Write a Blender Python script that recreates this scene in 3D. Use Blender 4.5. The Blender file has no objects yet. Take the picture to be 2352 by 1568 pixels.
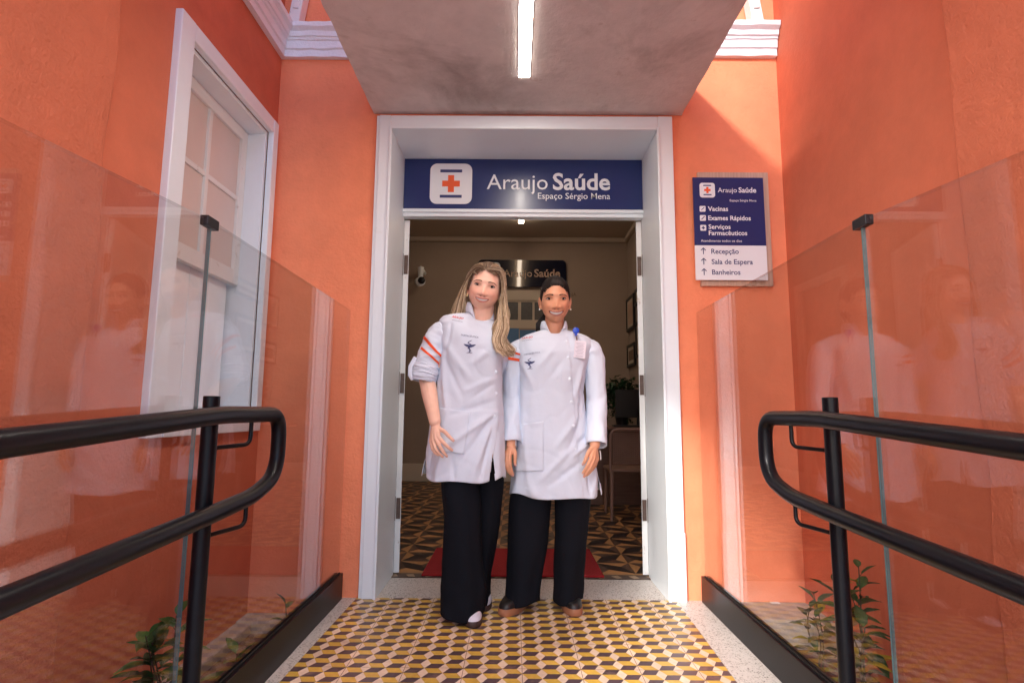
import bpy, bmesh, math, random
import numpy as np
from mathutils import Vector, Matrix, Euler, noise
from mathutils.bvhtree import BVHTree
R = math.radians
scene = bpy.context.scene
col = scene.collection

# ------------------------------------------------------------------ camera
EYE = .95; FPX = 1293.; TILT = R(7.15); YAW = .0043; ROLL = -.0076
cd = bpy.data.cameras.new('camera'); cam = bpy.data.objects.new('camera', cd); col.objects.link(cam)
cd.sensor_width = 36; cd.lens = FPX / 2352 * 36; cd.clip_start = .05; cd.clip_end = 400
cam.matrix_world = (Matrix.Translation((0, 0, EYE)) @ Matrix.Rotation(YAW, 4, 'Z') @
                    Matrix.Rotation(math.pi / 2 + TILT, 4, 'X') @ Matrix.Rotation(-ROLL, 4, 'Z'))
scene.camera = cam
# ------------------------------------------------------------------ sky, sun, exposure
SUN = Vector((1., 1.8, -1.045)).normalized()
SELEV = math.asin(-SUN.z); SROT = math.atan2(-SUN.x, -SUN.y)
w = bpy.data.worlds.new('World'); scene.world = w; w.use_nodes = True
nt = w.node_tree; nt.nodes.clear()
sky = nt.nodes.new('ShaderNodeTexSky'); sky.sky_type = 'NISHITA'; sky.sun_disc = False
sky.sun_elevation = SELEV; sky.sun_rotation = SROT; sky.dust_density = 2.; sky.ozone_density = 1.2
bg = nt.nodes.new('ShaderNodeBackground'); bg.inputs[1].default_value = .15
ow = nt.nodes.new('ShaderNodeOutputWorld')
tn = nt.nodes.new('ShaderNodeMix'); tn.data_type = 'RGBA'; tn.blend_type = 'MULTIPLY'; tn.inputs[0].default_value = 1; tn.inputs[7].default_value = (.86, .95, 1.22, 1)
nt.links.new(sky.outputs[0], tn.inputs[6]); nt.links.new(tn.outputs[2], bg.inputs[0]); nt.links.new(bg.outputs[0], ow.inputs[0])
sd = bpy.data.lights.new('sun', 'SUN'); sd.energy = 1.8; sd.angle = R(4.2); sd.color = (1, .93, .86)
so = bpy.data.objects.new('sun', sd); col.objects.link(so)
so.rotation_euler = SUN.to_track_quat('-Z', 'Y').to_euler(); so.location = (-3, -6, 5)
scene.view_settings.view_transform = 'Standard'; scene.view_settings.look = 'None'
scene.view_settings.exposure = 1.24; scene.view_settings.gamma = 1
scene.cycles.max_bounces = 8; scene.cycles.transparent_max_bounces = 12; scene.cycles.diffuse_bounces = 5
scene.cycles.use_denoising = True

# ------------------------------------------------------------------ measuring: a sight line of the survey photograph met with a plane
def ray(u, v):
    X = (u - 1176) / FPX; Y = (784 - v) / FPX
    c, s = math.cos(ROLL), math.sin(ROLL); X, Y = c * X + s * Y, -s * X + c * Y
    c, s = math.cos(TILT), math.sin(TILT); d = (X, c - s * Y, s + c * Y)
    c, s = math.cos(YAW), math.sin(YAW); return (c * d[0] - s * d[1], s * d[0] + c * d[1], d[2])
def wy(u, v, y): r = ray(u, v); k = y / r[1]; return Vector((r[0] * k, y, EYE + r[2] * k))
def wx(u, v, x): r = ray(u, v); k = x / r[0]; return Vector((x, r[1] * k, EYE + r[2] * k))
def wz(u, v, z=0): r = ray(u, v); k = (z - EYE) / r[2]; return Vector((r[0] * k, r[1] * k, z))

# ------------------------------------------------------------------ materials
MATS = {}
def mat(name, color, rough=.6, metal=0., noise=None, bump=None, bump2=None, attr=False, spec=.5, coat=0., sss=0., stains=None, speck=None, sheen=0., wave=None):
    m = bpy.data.materials.new(name); m.use_nodes = True; t = m.node_tree; N = t.nodes; L = t.links
    b = N['Principled BSDF']; b.inputs['Roughness'].default_value = rough; b.inputs['Metallic'].default_value = metal
    b.inputs['Specular IOR Level'].default_value = spec; b.inputs['Coat Weight'].default_value = coat
    b.inputs['Coat Roughness'].default_value = .12
    if sss: b.inputs['Subsurface Weight'].default_value = sss; b.inputs['Subsurface Radius'].default_value = (1, .35, .2); b.inputs['Subsurface Scale'].default_value = .006
    if sheen: b.inputs['Sheen Weight'].default_value = sheen; b.inputs['Sheen Roughness'].default_value = .5
    tc = N.new('ShaderNodeTexCoord'); co = tc.outputs['Object']
    if attr:
        a = N.new('ShaderNodeAttribute'); a.attribute_name = 'col'; c = a.outputs['Color']
    else:
        a = N.new('ShaderNodeRGB'); a.outputs[0].default_value = (*color, 1); c = a.outputs[0]
    def tex(scale, detail=5, rg=.6, dist=0.):
        n = N.new('ShaderNodeTexNoise'); n.inputs['Scale'].default_value = scale; n.inputs['Detail'].default_value = detail
        n.inputs['Roughness'].default_value = rg; n.inputs['Distortion'].default_value = dist; L.new(co, n.inputs['Vector']); return n.outputs['Fac']
    def mr(src, lo, hi, a0, a1):
        q = N.new('ShaderNodeMapRange'); q.inputs[1].default_value = lo; q.inputs[2].default_value = hi
        q.inputs[3].default_value = a0; q.inputs[4].default_value = a1; L.new(src, q.inputs[0]); return q.outputs[0]
    def mix(fac, A, B, mode='MIX'):
        q = N.new('ShaderNodeMix'); q.data_type = 'RGBA'; q.blend_type = mode
        for s, k in ((fac, 0), (A, 6), (B, 7)):
            if isinstance(s, (int, float)): q.inputs[k].default_value = s
            elif isinstance(s, tuple): q.inputs[k].default_value = (*s, 1)
            else: L.new(s, q.inputs[k])
        return q.outputs[2]
    for (sc, am) in (noise or []):
        f = mr(tex(sc), .25, .75, 1 - am, 1 + am)
        cc = N.new('ShaderNodeCombineXYZ')
        for i in range(3): L.new(f, cc.inputs[i])
        c = mix(1., c, cc.outputs[0], 'MULTIPLY')
    for (sc, lo, hi, colr, amt, *dd) in (stains or []):
        f = mr(tex(sc, 6, .65, dd[0] if dd else .6), lo, hi, 0, amt); c = mix(f, c, colr)
    for (sc, lo, hi, colr, amt) in (speck or []):
        v = N.new('ShaderNodeTexVoronoi'); v.inputs['Scale'].default_value = sc; L.new(co, v.inputs['Vector'])
        s = N.new('ShaderNodeSeparateColor'); L.new(v.outputs['Color'], s.inputs[0])
        f = mr(s.outputs[0], lo, hi, 0, amt); c = mix(f, c, colr)
    if wave:
        wv = N.new('ShaderNodeTexNoise'); mp = N.new('ShaderNodeMapping'); mp.inputs['Scale'].default_value = wave[0]
        L.new(co, mp.inputs[0]); L.new(mp.outputs[0], wv.inputs['Vector']); wv.inputs['Scale'].default_value = wave[1]; wv.inputs['Detail'].default_value = 4
        c = mix(mr(wv.outputs['Fac'], .35, .65, 0, 1), c, wave[2])
    L.new(c, b.inputs['Base Color'])
    prev = None
    for bp in (bump, bump2):
        if bp:
            q = N.new('ShaderNodeBump'); q.inputs['Strength'].default_value = bp[1]; q.inputs['Distance'].default_value = bp[2]
            L.new(tex(bp[0], 6, .6), q.inputs['Height'])
            if prev: L.new(prev, q.inputs['Normal'])
            prev = q.outputs[0]
    if prev: L.new(prev, b.inputs['Normal'])
    MATS[name] = m; return m
def emis(name, color, s):
    m = bpy.data.materials.new(name); m.use_nodes = True; b = m.node_tree.nodes['Principled BSDF']
    b.inputs['Base Color'].default_value = (.8, .8, .8, 1); b.inputs['Emission Color'].default_value = (*color, 1); b.inputs['Emission Strength'].default_value = s
    MATS[name] = m; return m
ORANGE_SHADED = (.62, .178, .095)
mat('orange_front_lit', (.88, .285, .145), .75, noise=[(1.3, .10), (9, .06)], bump=(11, .40, .016), bump2=(80, .40, .006), stains=[(2.2, .60, .8, (.88, .32, .17), .5), (5.5, .64, .74, (.66, .19, .10), .4, 1.5)], spec=.25)  # front wall: the wall orange with stronger light mixed into its colour
mat('orange', ORANGE_SHADED, .75, noise=[(1.3, .12), (9, .07)], bump=(11, .40, .016), bump2=(80, .40, .006), stains=[(2.2, .60, .8, (.80, .25, .12), .5), (5.5, .64, .74, (.55, .14, .075), .45, 1.5)], spec=.25)  # side walls: darker copy of the front orange, shade put into the colour
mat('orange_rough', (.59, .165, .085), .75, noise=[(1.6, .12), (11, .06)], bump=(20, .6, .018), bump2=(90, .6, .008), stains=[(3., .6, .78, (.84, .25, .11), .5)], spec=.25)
mat('white', (.80, .88, .93), .38, noise=[(3, .03)], bump=(60, .08, .004), stains=[(7, .66, .8, (.62, .56, .50), .35)])
mat('plaster_white', (.80, .86, .93), .6, bump=(40, .45, .01), bump2=(130, .2, .004), stains=[(9, .62, .8, (.75, .55, .50), .3)])
mat('white_old', (.77, .80, .80), .4, bump=(70, .15, .005), stains=[(14, .62, .70, (.38, .28, .22), .6)])
mat('concrete', (.63, .585, .565), .8, noise=[(2.5, .10), (14, .07)], bump=(18, .5, .014), bump2=(150, .4, .004),
    stains=[(1.6, .50, .72, (.20, .16, .145), .6), (5, .64, .72, (.34, .24, .19), .6), (60, .72, .76, (.10, .08, .07), .7)])
mat('cement', (.42, .38, .34), .8, noise=[(5, .08)], bump=(40, .4, .01), stains=[(6, .5, .7, (.36, .33, .30), .5)])
mat('granite', (.44, .40, .36), .45, noise=[(3, .08)], speck=[(260, .72, .74, (.10, .08, .07), .8), (190, .15, .17, (.72, .68, .64), .7)], stains=[(4, .5, .75, (.42, .27, .18), .45)], bump=(160, .1, .002))
mat('tiles', (1, 1, 1), .36, attr=True, noise=[(5, .14), (60, .10)], stains=[(7, .56, .8, (.62, .40, .27), .45), (3., .60, .75, (.30, .19, .12), .30, 1.5)], bump=(50, .06, .003), spec=.45)
mat('tiles_in', (1, 1, 1), .4, attr=True, noise=[(5, .14), (50, .10)], stains=[(6, .55, .8, (.16, .10, .07), .4)], spec=.4)
mat('black_metal', (.0035, .0038, .006), .33, noise=[(30, .3)], stains=[(38, .735, .75, (.16, .09, .06), .8, 1.2)], bump=(220, .08, .001), spec=.22)
mat('black_plastic', (.012, .012, .014), .4)
mat('dark_shoe', (.014, .012, .012), .42, bump=(300, .1, .001), noise=[(6, .3)])
mat('steel', (.13, .09, .075), .4, .6, noise=[(40, .2)], stains=[(30, .5, .7, (.12, .06, .04), .6)])
mat('sign_blue', (.010, .026, .135), .28, spec=.5, coat=.15)
mat('sign_dark', (.004, .008, .03), .04, spec=.6)
mat('sign_white', (.80, .84, .88), .4)
mat('sign_orange', (.86, .12, .03), .4)
mat('sign_ink', (.03, .045, .17), .4)
mat('wood_pale', (.62, .44, .33), .55, wave=((30, 1, 1.5), 3, (.50, .34, .25)))
mat('soil', (.16, .075, .05), .9, noise=[(6, .2)], bump=(45, .8, .02), stains=[(20, .55, .7, (.06, .035, .03), .6)])
mat('leaf', (.03, .1, .025), .4, attr=True, bump=(120, .2, .002), spec=.4)
mat('stem', (.07, .05, .03), .7)
mat('red_mat', (.30, .006, .010), .95, noise=[(120, .3)], bump=(400, .6, .004))
mat('rubber', (.01, .01, .01), .7)
mat('wall_in', (.37, .295, .24), .8, noise=[(2, .06)], bump=(90, .15, .003))
mat('ceil_in', (.50, .42, .34), .85)
mat('trim_in', (.62, .54, .44), .5)
mat('wood_in', (.16, .085, .06), .5, wave=((2, 30, 30), 2, (.12, .06, .045)))
mat('chair_tan', (.24, .14, .11), .5)
mat('paper', (.62, .55, .45), .8, noise=[(30, .1)])
mat('print_brown', (.20, .13, .09), .6, noise=[(25, .5)])
mat('frost', (.66, .60, .57), .3, noise=[(3, .05)], spec=.6)
mat('frost_dark', (.13, .13, .13), .25, noise=[(30, .15)])
mat('blue_paper', (.10, .25, .50), .5)
mat('coat', (.66, .72, .82), .75, bump=(700, .12, .0008), bump2=(11, .25, .012), spec=.2)
mat('coat_trim', (.76, .84, .93), .35)
mat('stripe', (.85, .09, .015), .6)
mat('emb_navy', (.05, .06, .16), .7)
mat('emb_red', (.65, .03, .03), .7)
mat('trouser', (.008, .009, .013), .88, bump=(500, .2, .001), bump2=(9, .3, .012), spec=.1)
mat('tan_sole', (.36, .15, .075), .6, noise=[(20, .15)])
mat('brown_sole', (.05, .026, .024), .6)
mat('shoe_white', (.72, .70, .78), .6)
mat('shoe_beige', (.42, .29, .23), .6)
mat('skin', (1, 1, 1), .46, attr=True, sss=.12, bump=(260, .06, .001), spec=.4)
mat('hair', (1, 1, 1), .55, attr=True, noise=[(60, .12)], spec=.22, bump=(300, .3, .001))
mat('teeth', (.66, .62, .59), .3)
mat('eye_white', (.56, .52, .51), .35, spec=.3)
mat('iris', (.022, .010, .006), .6, spec=.05)
mat('pupil', (.004, .004, .004), .7, spec=.05)
mat('gold', (.8, .6, .3), .25, 1.)
mat('pearl', (.85, .82, .8), .2)
mat('badge_blue', (.01, .06, .50), .3)
mat('badge_card', (.72, .66, .72), .35)
mat('badge_grey', (.42, .38, .45), .6)
mat('ground', (.62, .59, .56), .9, noise=[(.7, .12), (8, .08)], bump=(30, .3, .01))
emis('led', (1, .90, .80), 30.)
emis('led_in', (1, .80, .60), 8.)
# glass: clear sheet with real fresnel reflections, greenish cut edges
def glass_mat():
    m = bpy.data.materials.new('glass'); m.use_nodes = True; t = m.node_tree; N = t.nodes; L = t.links; N.clear()
    o = N.new('ShaderNodeOutputMaterial'); tr = N.new('ShaderNodeBsdfTransparent'); tr.inputs[0].default_value = (.925, .925, .925, 1)
    gl = N.new('ShaderNodeBsdfGlossy'); gl.inputs['Roughness'].default_value = 0.; gl.inputs[0].default_value = (1, 1, 1, 1)
    lw_ = N.new('ShaderNodeLayerWeight'); lw_.inputs[0].default_value = .5; pw = N.new('ShaderNodeMath'); pw.operation = 'POWER'; pw.inputs[1].default_value = 5.; L.new(lw_.outputs['Facing'], pw.inputs[0])
    f = N.new('ShaderNodeMath'); f.operation = 'MULTIPLY_ADD'; f.inputs[1].default_value = .94; f.inputs[2].default_value = .042; L.new(pw.outputs[0], f.inputs[0]); mx = N.new('ShaderNodeMixShader')
    L.new(f.outputs[0], mx.inputs[0]); L.new(tr.outputs[0], mx.inputs[1]); L.new(gl.outputs[0], mx.inputs[2]); L.new(mx.outputs[0], o.inputs[0])
    MATS['glass'] = m
glass_mat()
mat('glass_edge', (.06, .12, .12), .15, spec=.8)
mat('joint', (.10, .20, .21), .1, spec=1.)
def mat_wire(name): pass

# ------------------------------------------------------------------ mesh helpers
class MB:
    def __init__(s): s.v = []; s.f = []; s.m = []; s.c = []
    def add(s, vs, fs, mi=0, c=None):
        n = len(s.v); s.v += [tuple(p) for p in vs]
        for f in fs: s.f.append([i + n for i in f]); s.m.append(mi); s.c.append(c)
        return s
    def box(s, a, b, mi=0, M=None, c=None):
        x0, y0, z0 = a; x1, y1, z1 = b
        if x0 > x1: x0, x1 = x1, x0
        if y0 > y1: y0, y1 = y1, y0
        if z0 > z1: z0, z1 = z1, z0
        vs = [Vector(p) for p in ((x0, y0, z0), (x1, y0, z0), (x1, y1, z0), (x0, y1, z0), (x0, y0, z1), (x1, y0, z1), (x1, y1, z1), (x0, y1, z1))]
        if M: vs = [M @ p for p in vs]
        return s.add(vs, [(0, 3, 2, 1), (4, 5, 6, 7), (0, 1, 5, 4), (1, 2, 6, 5), (2, 3, 7, 6), (3, 0, 4, 7)], mi, c)
    def prism(s, pts, off, mi=0, c=None):
        n = len(pts); off = Vector(off); a = [Vector(p) for p in pts]; b = [p + off for p in a]
        return s.add(a + b, [list(range(n))[::-1], [i + n for i in range(n)]] + [(i, (i + 1) % n, (i + 1) % n + n, i + n) for i in range(n)], mi, c)
    def tube(s, pts, r, n=12, mi=0, caps=True, flat=1., c=None, up=None):
        pts = [Vector(p) for p in pts]; k = len(pts); rr = r if hasattr(r, '__len__') else [r] * k
        fl = flat if hasattr(flat, '__len__') else [flat] * k
        vs = []; ref = Vector(up) if up else None
        for i, p in enumerate(pts):
            t = (pts[min(i + 1, k - 1)] - pts[max(i - 1, 0)]).normalized()
            if ref is None: ref = Vector((0, 0, 1)) if abs(t.z) < .9 else Vector((1, 0, 0))
            a = (ref - t * ref.dot(t)).normalized(); b = t.cross(a); 
            if up is None: ref = a
            for j in range(n):
                th = 2 * math.pi * j / n; vs.append(p + a * math.cos(th) * rr[i] * fl[i] + b * math.sin(th) * rr[i])
        fs = [(i * n + j, i * n + (j + 1) % n, (i + 1) * n + (j + 1) % n, (i + 1) * n + j) for i in range(k - 1) for j in range(n)]
        if caps: fs += [list(range(n))[::-1], [(k - 1) * n + j for j in range(n)]]
        return s.add(vs, fs, mi, c)
    def ell(s, ce, rad, nu=20, nv=12, mi=0, M=None, c=None):
        vs = []; ce = Vector(ce)
        for i in range(nv + 1):
            a = math.pi * i / nv
            for j in range(nu):
                b = 2 * math.pi * j / nu; p = Vector((rad[0] * math.sin(a) * math.cos(b), rad[1] * math.sin(a) * math.sin(b), rad[2] * math.cos(a)))
                if M: p = M @ p
                vs.append(ce + p)
        fs = [(i * nu + j, (i + 1) * nu + j, (i + 1) * nu + (j + 1) % nu, i * nu + (j + 1) % nu) for i in range(nv) for j in range(nu)]
        return s.add(vs, fs, mi, c)
    def caps(s, p0, p1, r0, r1, n=16):
        p0 = Vector(p0); p1 = Vector(p1); t = (p1 - p0); L = t.length; t.normalize()
        pts = []; rr = []
        for k in range(6): a = k / 6 * math.pi / 2; pts.append(p0 - t * r0 * math.cos(a)); rr.append(max(r0 * math.sin(a), 1e-4))
        for k in range(5): f = k / 4; pts.append(p0.lerp(p1, f)); rr.append(r0 + (r1 - r0) * f)
        for k in range(1, 7): a = k / 6 * math.pi / 2; pts.append(p1 + t * r1 * math.sin(a)); rr.append(max(r1 * math.cos(a), 1e-4))
        return s.tube(pts, rr, n)
    def mesh(s, name):
        me = bpy.data.meshes.new(name); me.from_pydata(s.v, [], s.f)
        if any(c is not None for c in s.c):
            at = me.color_attributes.new('col', 'FLOAT_COLOR', 'CORNER'); buf = []
            for f, c in zip(s.f, s.c): buf += list((*(c or (1, 1, 1)), 1)) * len(f)
            at.data.foreach_set('color', buf)
        me.polygons.foreach_set('material_index', s.m); return me
    def build(s, name, mats, parent=None, smooth=None, bevel=0., **k):
        me = s.mesh(name); return obj(name, me, mats, parent, smooth, bevel, **k)
def obj(name, me, mats, parent=None, smooth=None, bevel=0., label=None):
    if isinstance(mats, str): mats = [mats]
    me.materials.clear()
    for m in mats: me.materials.append(MATS[m])
    bm = bmesh.new(); bm.from_mesh(me); bmesh.ops.remove_doubles(bm, verts=bm.verts, dist=1e-6) if bevel == 0 and smooth else None
    bmesh.ops.recalc_face_normals(bm, faces=bm.faces); bm.to_mesh(me); bm.free()
    o = bpy.data.objects.new(name, me); col.objects.link(o)
    if smooth is not None:
        me.polygons.foreach_set('use_smooth', [True] * len(me.polygons))
        if smooth < 180: me.set_sharp_from_angle(angle=R(smooth))
    if bevel:
        b = o.modifiers.new('bevel', 'BEVEL'); b.width = bevel; b.segments = 2; b.limit_method = 'ANGLE'; b.angle_limit = R(40); b.harden_normals = False
    if parent:
        o.parent = parent; o.matrix_parent_inverse = parent.matrix_world.inverted()
    if label: o['label'] = label
    return o
def thing(name, label, cat, loc=(0, 0, 0), group=None):
    o = bpy.data.objects.new(name, None); o.empty_display_size = .1; col.objects.link(o)
    o.location = loc; o.matrix_world = Matrix.Translation(loc); return tag(o, label, cat, group)
def tag(o, label, cat, group=None):
    o['label'] = label; o['category'] = cat
    if group: o['group'] = group
    return o
def struct(o): o['kind'] = 'structure'; return o
def copy_tree(root, dx, label=None):
    r = root.copy(); col.objects.link(r); r.location = root.location + dx; 
    if label: r['label'] = label
    r.matrix_world = Matrix.Translation(r.location)
    for ch in list(root.children):
        c = ch.copy(); col.objects.link(c); c.parent = r; c.matrix_parent_inverse = ch.matrix_parent_inverse.copy()
        for g in ch.children: d = g.copy(); col.objects.link(d); d.parent = c; d.matrix_parent_inverse = g.matrix_parent_inverse.copy()
    return r
def text_mesh(txt, size, bold=0., align='LEFT', ext=.0, shear=0., res=3):
    c = bpy.data.curves.new('t', 'FONT'); c.body = txt; c.size = size; c.offset = bold * size; c.extrude = ext; c.align_x = align; c.resolution_u = res; c.shear = shear
    o = bpy.data.objects.new('t', c); col.objects.link(o); dg = bpy.context.evaluated_depsgraph_get(); dg.update()
    me = bpy.data.meshes.new_from_object(o.evaluated_get(dg)); bpy.data.objects.remove(o); return me
# upright plane frame: p = O + X*x + Y*y (facing the viewer)
def put_text(name, txt, O, X, Y, x, y, width, m, parent, bold=0., ext=.0008, height=None, size=.1, shear=0.):
    me = text_mesh(txt, size, bold, ext=0, shear=shear); co = np.array([v.co[:] for v in me.vertices]); x0, x1 = co[:, 0].min(), co[:, 0].max()
    k = width / (x1 - x0); ky = k if height is None else height
    Nn = X.cross(Y).normalized()
    for v in me.vertices: v.co = O + X * (x + (v.co.x - x0) * k) + Y * (y + v.co.y * ky) + Nn * ext
    for p in me.materials: pass
    return obj(name, me, m, parent)

def rrect(cx, cy, hw, hh, r, n=6):
    pts = []
    for sx, sy, a0 in ((1, 1, 0), (-1, 1, 90), (-1, -1, 180), (1, -1, 270)):
        for i in range(n + 1):
            a = R(a0 + 90 * i / n); pts.append((cx + sx * (hw - r) + r * math.cos(a), cy + sy * (hh - r) + r * math.sin(a)))
    return pts
def plate(name, pts2, O, X, Y, d0, d1, m, parent, bevel=0):
    Nn = X.cross(Y).normalized(); b = MB(); b.prism([O + X * p[0] + Y * p[1] + Nn * d0 for p in pts2], Nn * (d1 - d0)); return b.build(name, m, parent, bevel=bevel)
def rect2(x0, y0, x1, y1): return [(x0, y0), (x1, y0), (x1, y1), (x0, y1)]
def round_path(pts, r, n=6):
    pts = [Vector(p) for p in pts]; out = [pts[0]]
    for i in range(1, len(pts) - 1):
        a, b, c = pts[i - 1], pts[i], pts[i + 1]; ri = r[i] if hasattr(r, '__len__') else r
        ri = min(ri, (a - b).length * .49, (c - b).length * .49)
        p = b + (a - b).normalized() * ri; q = b + (c - b).normalized() * ri
        for k in range(n + 1): t = k / n; out.append(p * (1 - t) ** 2 + b * 2 * t * (1 - t) + q * t * t)
    out.append(pts[-1]); return out

# ================================================================== SETTING
D = 3.03; XL = -1.36; XR = 1.50; DL = -.700; DR = .795; DT = 2.53; IN = 3.40
b = MB(); b.box((-40, -60, -.62), (40, 40, -.6)); struct(b.build('ground', 'ground'))
b = MB(); b.box((-40, -60, -.6), (40, -4.8, -.36)); struct(b.build('pavement', 'ground'))
# landing base, ramp and threshold stone
def slab(y0, y1, za, zb, x0, x1, th=.2):
    q = MB(); q.add([(x0, y0, za), (x1, y0, za), (x1, y1, zb), (x0, y1, zb), (x0, y0, za - th), (x1, y0, za - th), (x1, y1, zb - th), (x0, y1, zb - th)],
                    [(0, 1, 2, 3), (7, 6, 5, 4), (0, 4, 5, 1), (1, 5, 6, 2), (2, 6, 7, 3), (3, 7, 4, 0)]); return q
struct(slab(1.45, D, 0, 0, -.905, 1.005).build('landing', 'granite'))
struct(slab(-4.8, 1.45, -.34, 0, -.905, 1.005).build('ramp', 'granite'))
struct(slab(D, 3.385, 0, 0, DL, DR).build('threshold', 'granite'))
for s in (-1, 1):
    q = MB(); x0, x1 = (XL - .02, -.905) if s < 0 else (1.005, XR + .02)
    q.box((x0, -.9, -.6), (x1, D + .02, -.13)); struct(q.build('planting_soil', 'soil'))
# --- tile carpets
CREAM = (.76, .60, .46); GOLD = (.66, .42, .07); DARK = (.100, .062, .072)
def clip(poly, planes):
    for (a, bb, c) in planes:
        out = []
        for i in range(len(poly)):
            p, q = poly[i], poly[(i + 1) % len(poly)]; dp = a * p[0] + bb * p[1] + c; dq = a * q[0] + bb * q[1] + c
            if dp >= 0: out.append(p)
            if (dp >= 0) != (dq >= 0): t = dp / (dp - dq); out.append((p[0] + (q[0] - p[0]) * t, p[1] + (q[1] - p[1]) * t))
        poly = out
        if len(poly) < 3: return None
    return poly
rnd = random.Random(4)
TA, TB = .0727, .0763; XO, YO = wz(1199, 1538)[0:2]
tl, tr, bl, br = (wz(816, 1377), wz(1557, 1384), wz(642, 1568), wz(1692, 1568))
def side(p, q, sgn):   # half plane on the inner side of line p-q
    a, bb = (q.y - p.y), -(q.x - p.x); c = -(a * p.x + bb * p.y)
    if a * .05 + bb * 2 + c < 0: a, bb, c = -a, -bb, -c
    return (a, bb, c)
planes = [side(bl, tl, 1), side(br, tr, 1), (0, -1, D - .012), (0, 1, -1.45)]
q = MB()
tint = {}
def jit(c, key):
    if key not in tint: tint[key] = rnd.uniform(.86, 1.1)
    k = tint[key] * rnd.uniform(.93, 1.07); return tuple(min(1, x * k) for x in c)
for i in range(-14, 15):
    for j in range(-4, 26):
        y0 = (j + (.5 if i % 2 else 0)) * TB + YO - .0; x = XO + i * TA; h = TB / 2; e = .28 * TA
        key = (i // 3, int((y0 - YO) // (3 * TB)))
        for pl, c in (([(x, y0 + h), (x + e, y0), (x, y0 - h), (x - e, y0)], CREAM),
                      ([(x, y0 + h), (x + TA - e, y0 + h), (x + TA, y0), (x + e, y0)], GOLD),
                      ([(x + e, y0), (x + TA, y0), (x + TA - e, y0 - h), (x, y0 - h)], DARK)):
            pl = clip(pl, planes)
            if pl: q.add([(a, c2, .004) for a, c2 in pl], [list(range(len(pl)))], 0, jit(c, key))
tiles = q.build('cube_pattern_tiles', 'tiles'); struct(tiles)
q = MB()
for i in range(-5, 6):
    x = XO + i * 3 * TA; pl = clip(rect2(x - .0009, 1.4, x + .0009, 3.2), planes)
    if pl: q.add([(a, c, .0052) for a, c in pl], [list(range(len(pl)))])
for j in range(-4, 10):
    y = YO + j * 3 * TB; pl = clip(rect2(-1, y - .0009, 1.2, y + .0009), planes)
    if pl: q.add([(a, c, .0054) for a, c in pl], [list(range(len(pl)))])
mat('grout', (.24, .12, .07), .8); struct(q.build('tile_joints', 'grout'))
# border of dark and cream slanted pieces where the threshold meets the room, then the star pattern
RX0, RX1, RY1, RZ = -1.62, 1.62, 7.9, 3.45
q = MB(); q.box((RX0, 3.385, -.2), (RX1, RY1, -.001)); struct(q.build('interior_slab', 'grout'))
q = MB(); LI = (.46, .235, .095); BR = (.105, .062, .045); BK = (.022, .017, .018)
q.add([(RX0, 3.385, .003), (RX1, 3.385, .003), (RX1, 3.47, .003), (RX0, 3.47, .003)], [(0, 1, 2, 3)], 0, (.12, .085, .07))
for i in range(-16, 17):
    x = i * .1; q.add([(x, 3.388, .0045), (x + .035, 3.40, .0045), (x + .015, 3.452, .0045), (x - .025, 3.438, .0045)], [(0, 1, 2, 3)], 0, (.42, .30, .20))
q.add([(RX0, 3.47, .003), (RX1, 3.47, .003), (RX1, 3.50, .003), (RX0, 3.50, .003)], [(0, 1, 2, 3)], 0, (.40, .22, .10))
IA, IB = .207, .235; ix0 = wz(1513, 1290)[0]
for i in range(-10, 10):
    for j in range(0, 19):
        x0, y0 = ix0 - 3 * IA + i * IA, 3.50 + j * IB
        def P(a, c): return (min(max(x0 + a * IA, RX0), RX1), min(y0 + c * IB, RY1), .003)
        A, B, C, Dd = P(0, 1), P(1, 1), P(0, 0), P(1, 0)
        if (i + j) % 2: p1, p2 = P(.3, .35), P(.7, .65); fs = [((A, p1, C), BR), ((C, p1, Dd), LI), ((A, p2, B), LI), ((B, p2, Dd), BR), ((A, p1, Dd, p2), BK)]
        else: p1, p2 = P(.3, .65), P(.7, .35); fs = [((A, p1, C), LI), ((C, p2, Dd), BR), ((A, p1, B), BR), ((B, p2, Dd), LI), ((C, p1, B, p2), BK)]
        for pl, c in fs: q.add(pl, [list(range(len(pl)))], 0, jit(c, ('i', i, j)))
struct(q.build('star_pattern_floor', 'tiles_in'))

# ------------------------------------------------------------------ facade
WT = 7.6
fac = thing('front_wall', 'bright orange plastered wall holding the open white double doorway', 'wall', (0, D, 0))
q = MB()
q.box((XL - .35, D, -.6), (DL - .02, IN, WT)); q.box((DR + .02, D, -.6), (XR + .35, IN, WT)); q.box((DL - .02, D, DT + .02), (DR + .02, IN, WT))
q.box((DL - .02, D, -.6), (DR + .02, IN, -.2))
q.build('wall', 'orange_front_lit', fac)
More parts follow.
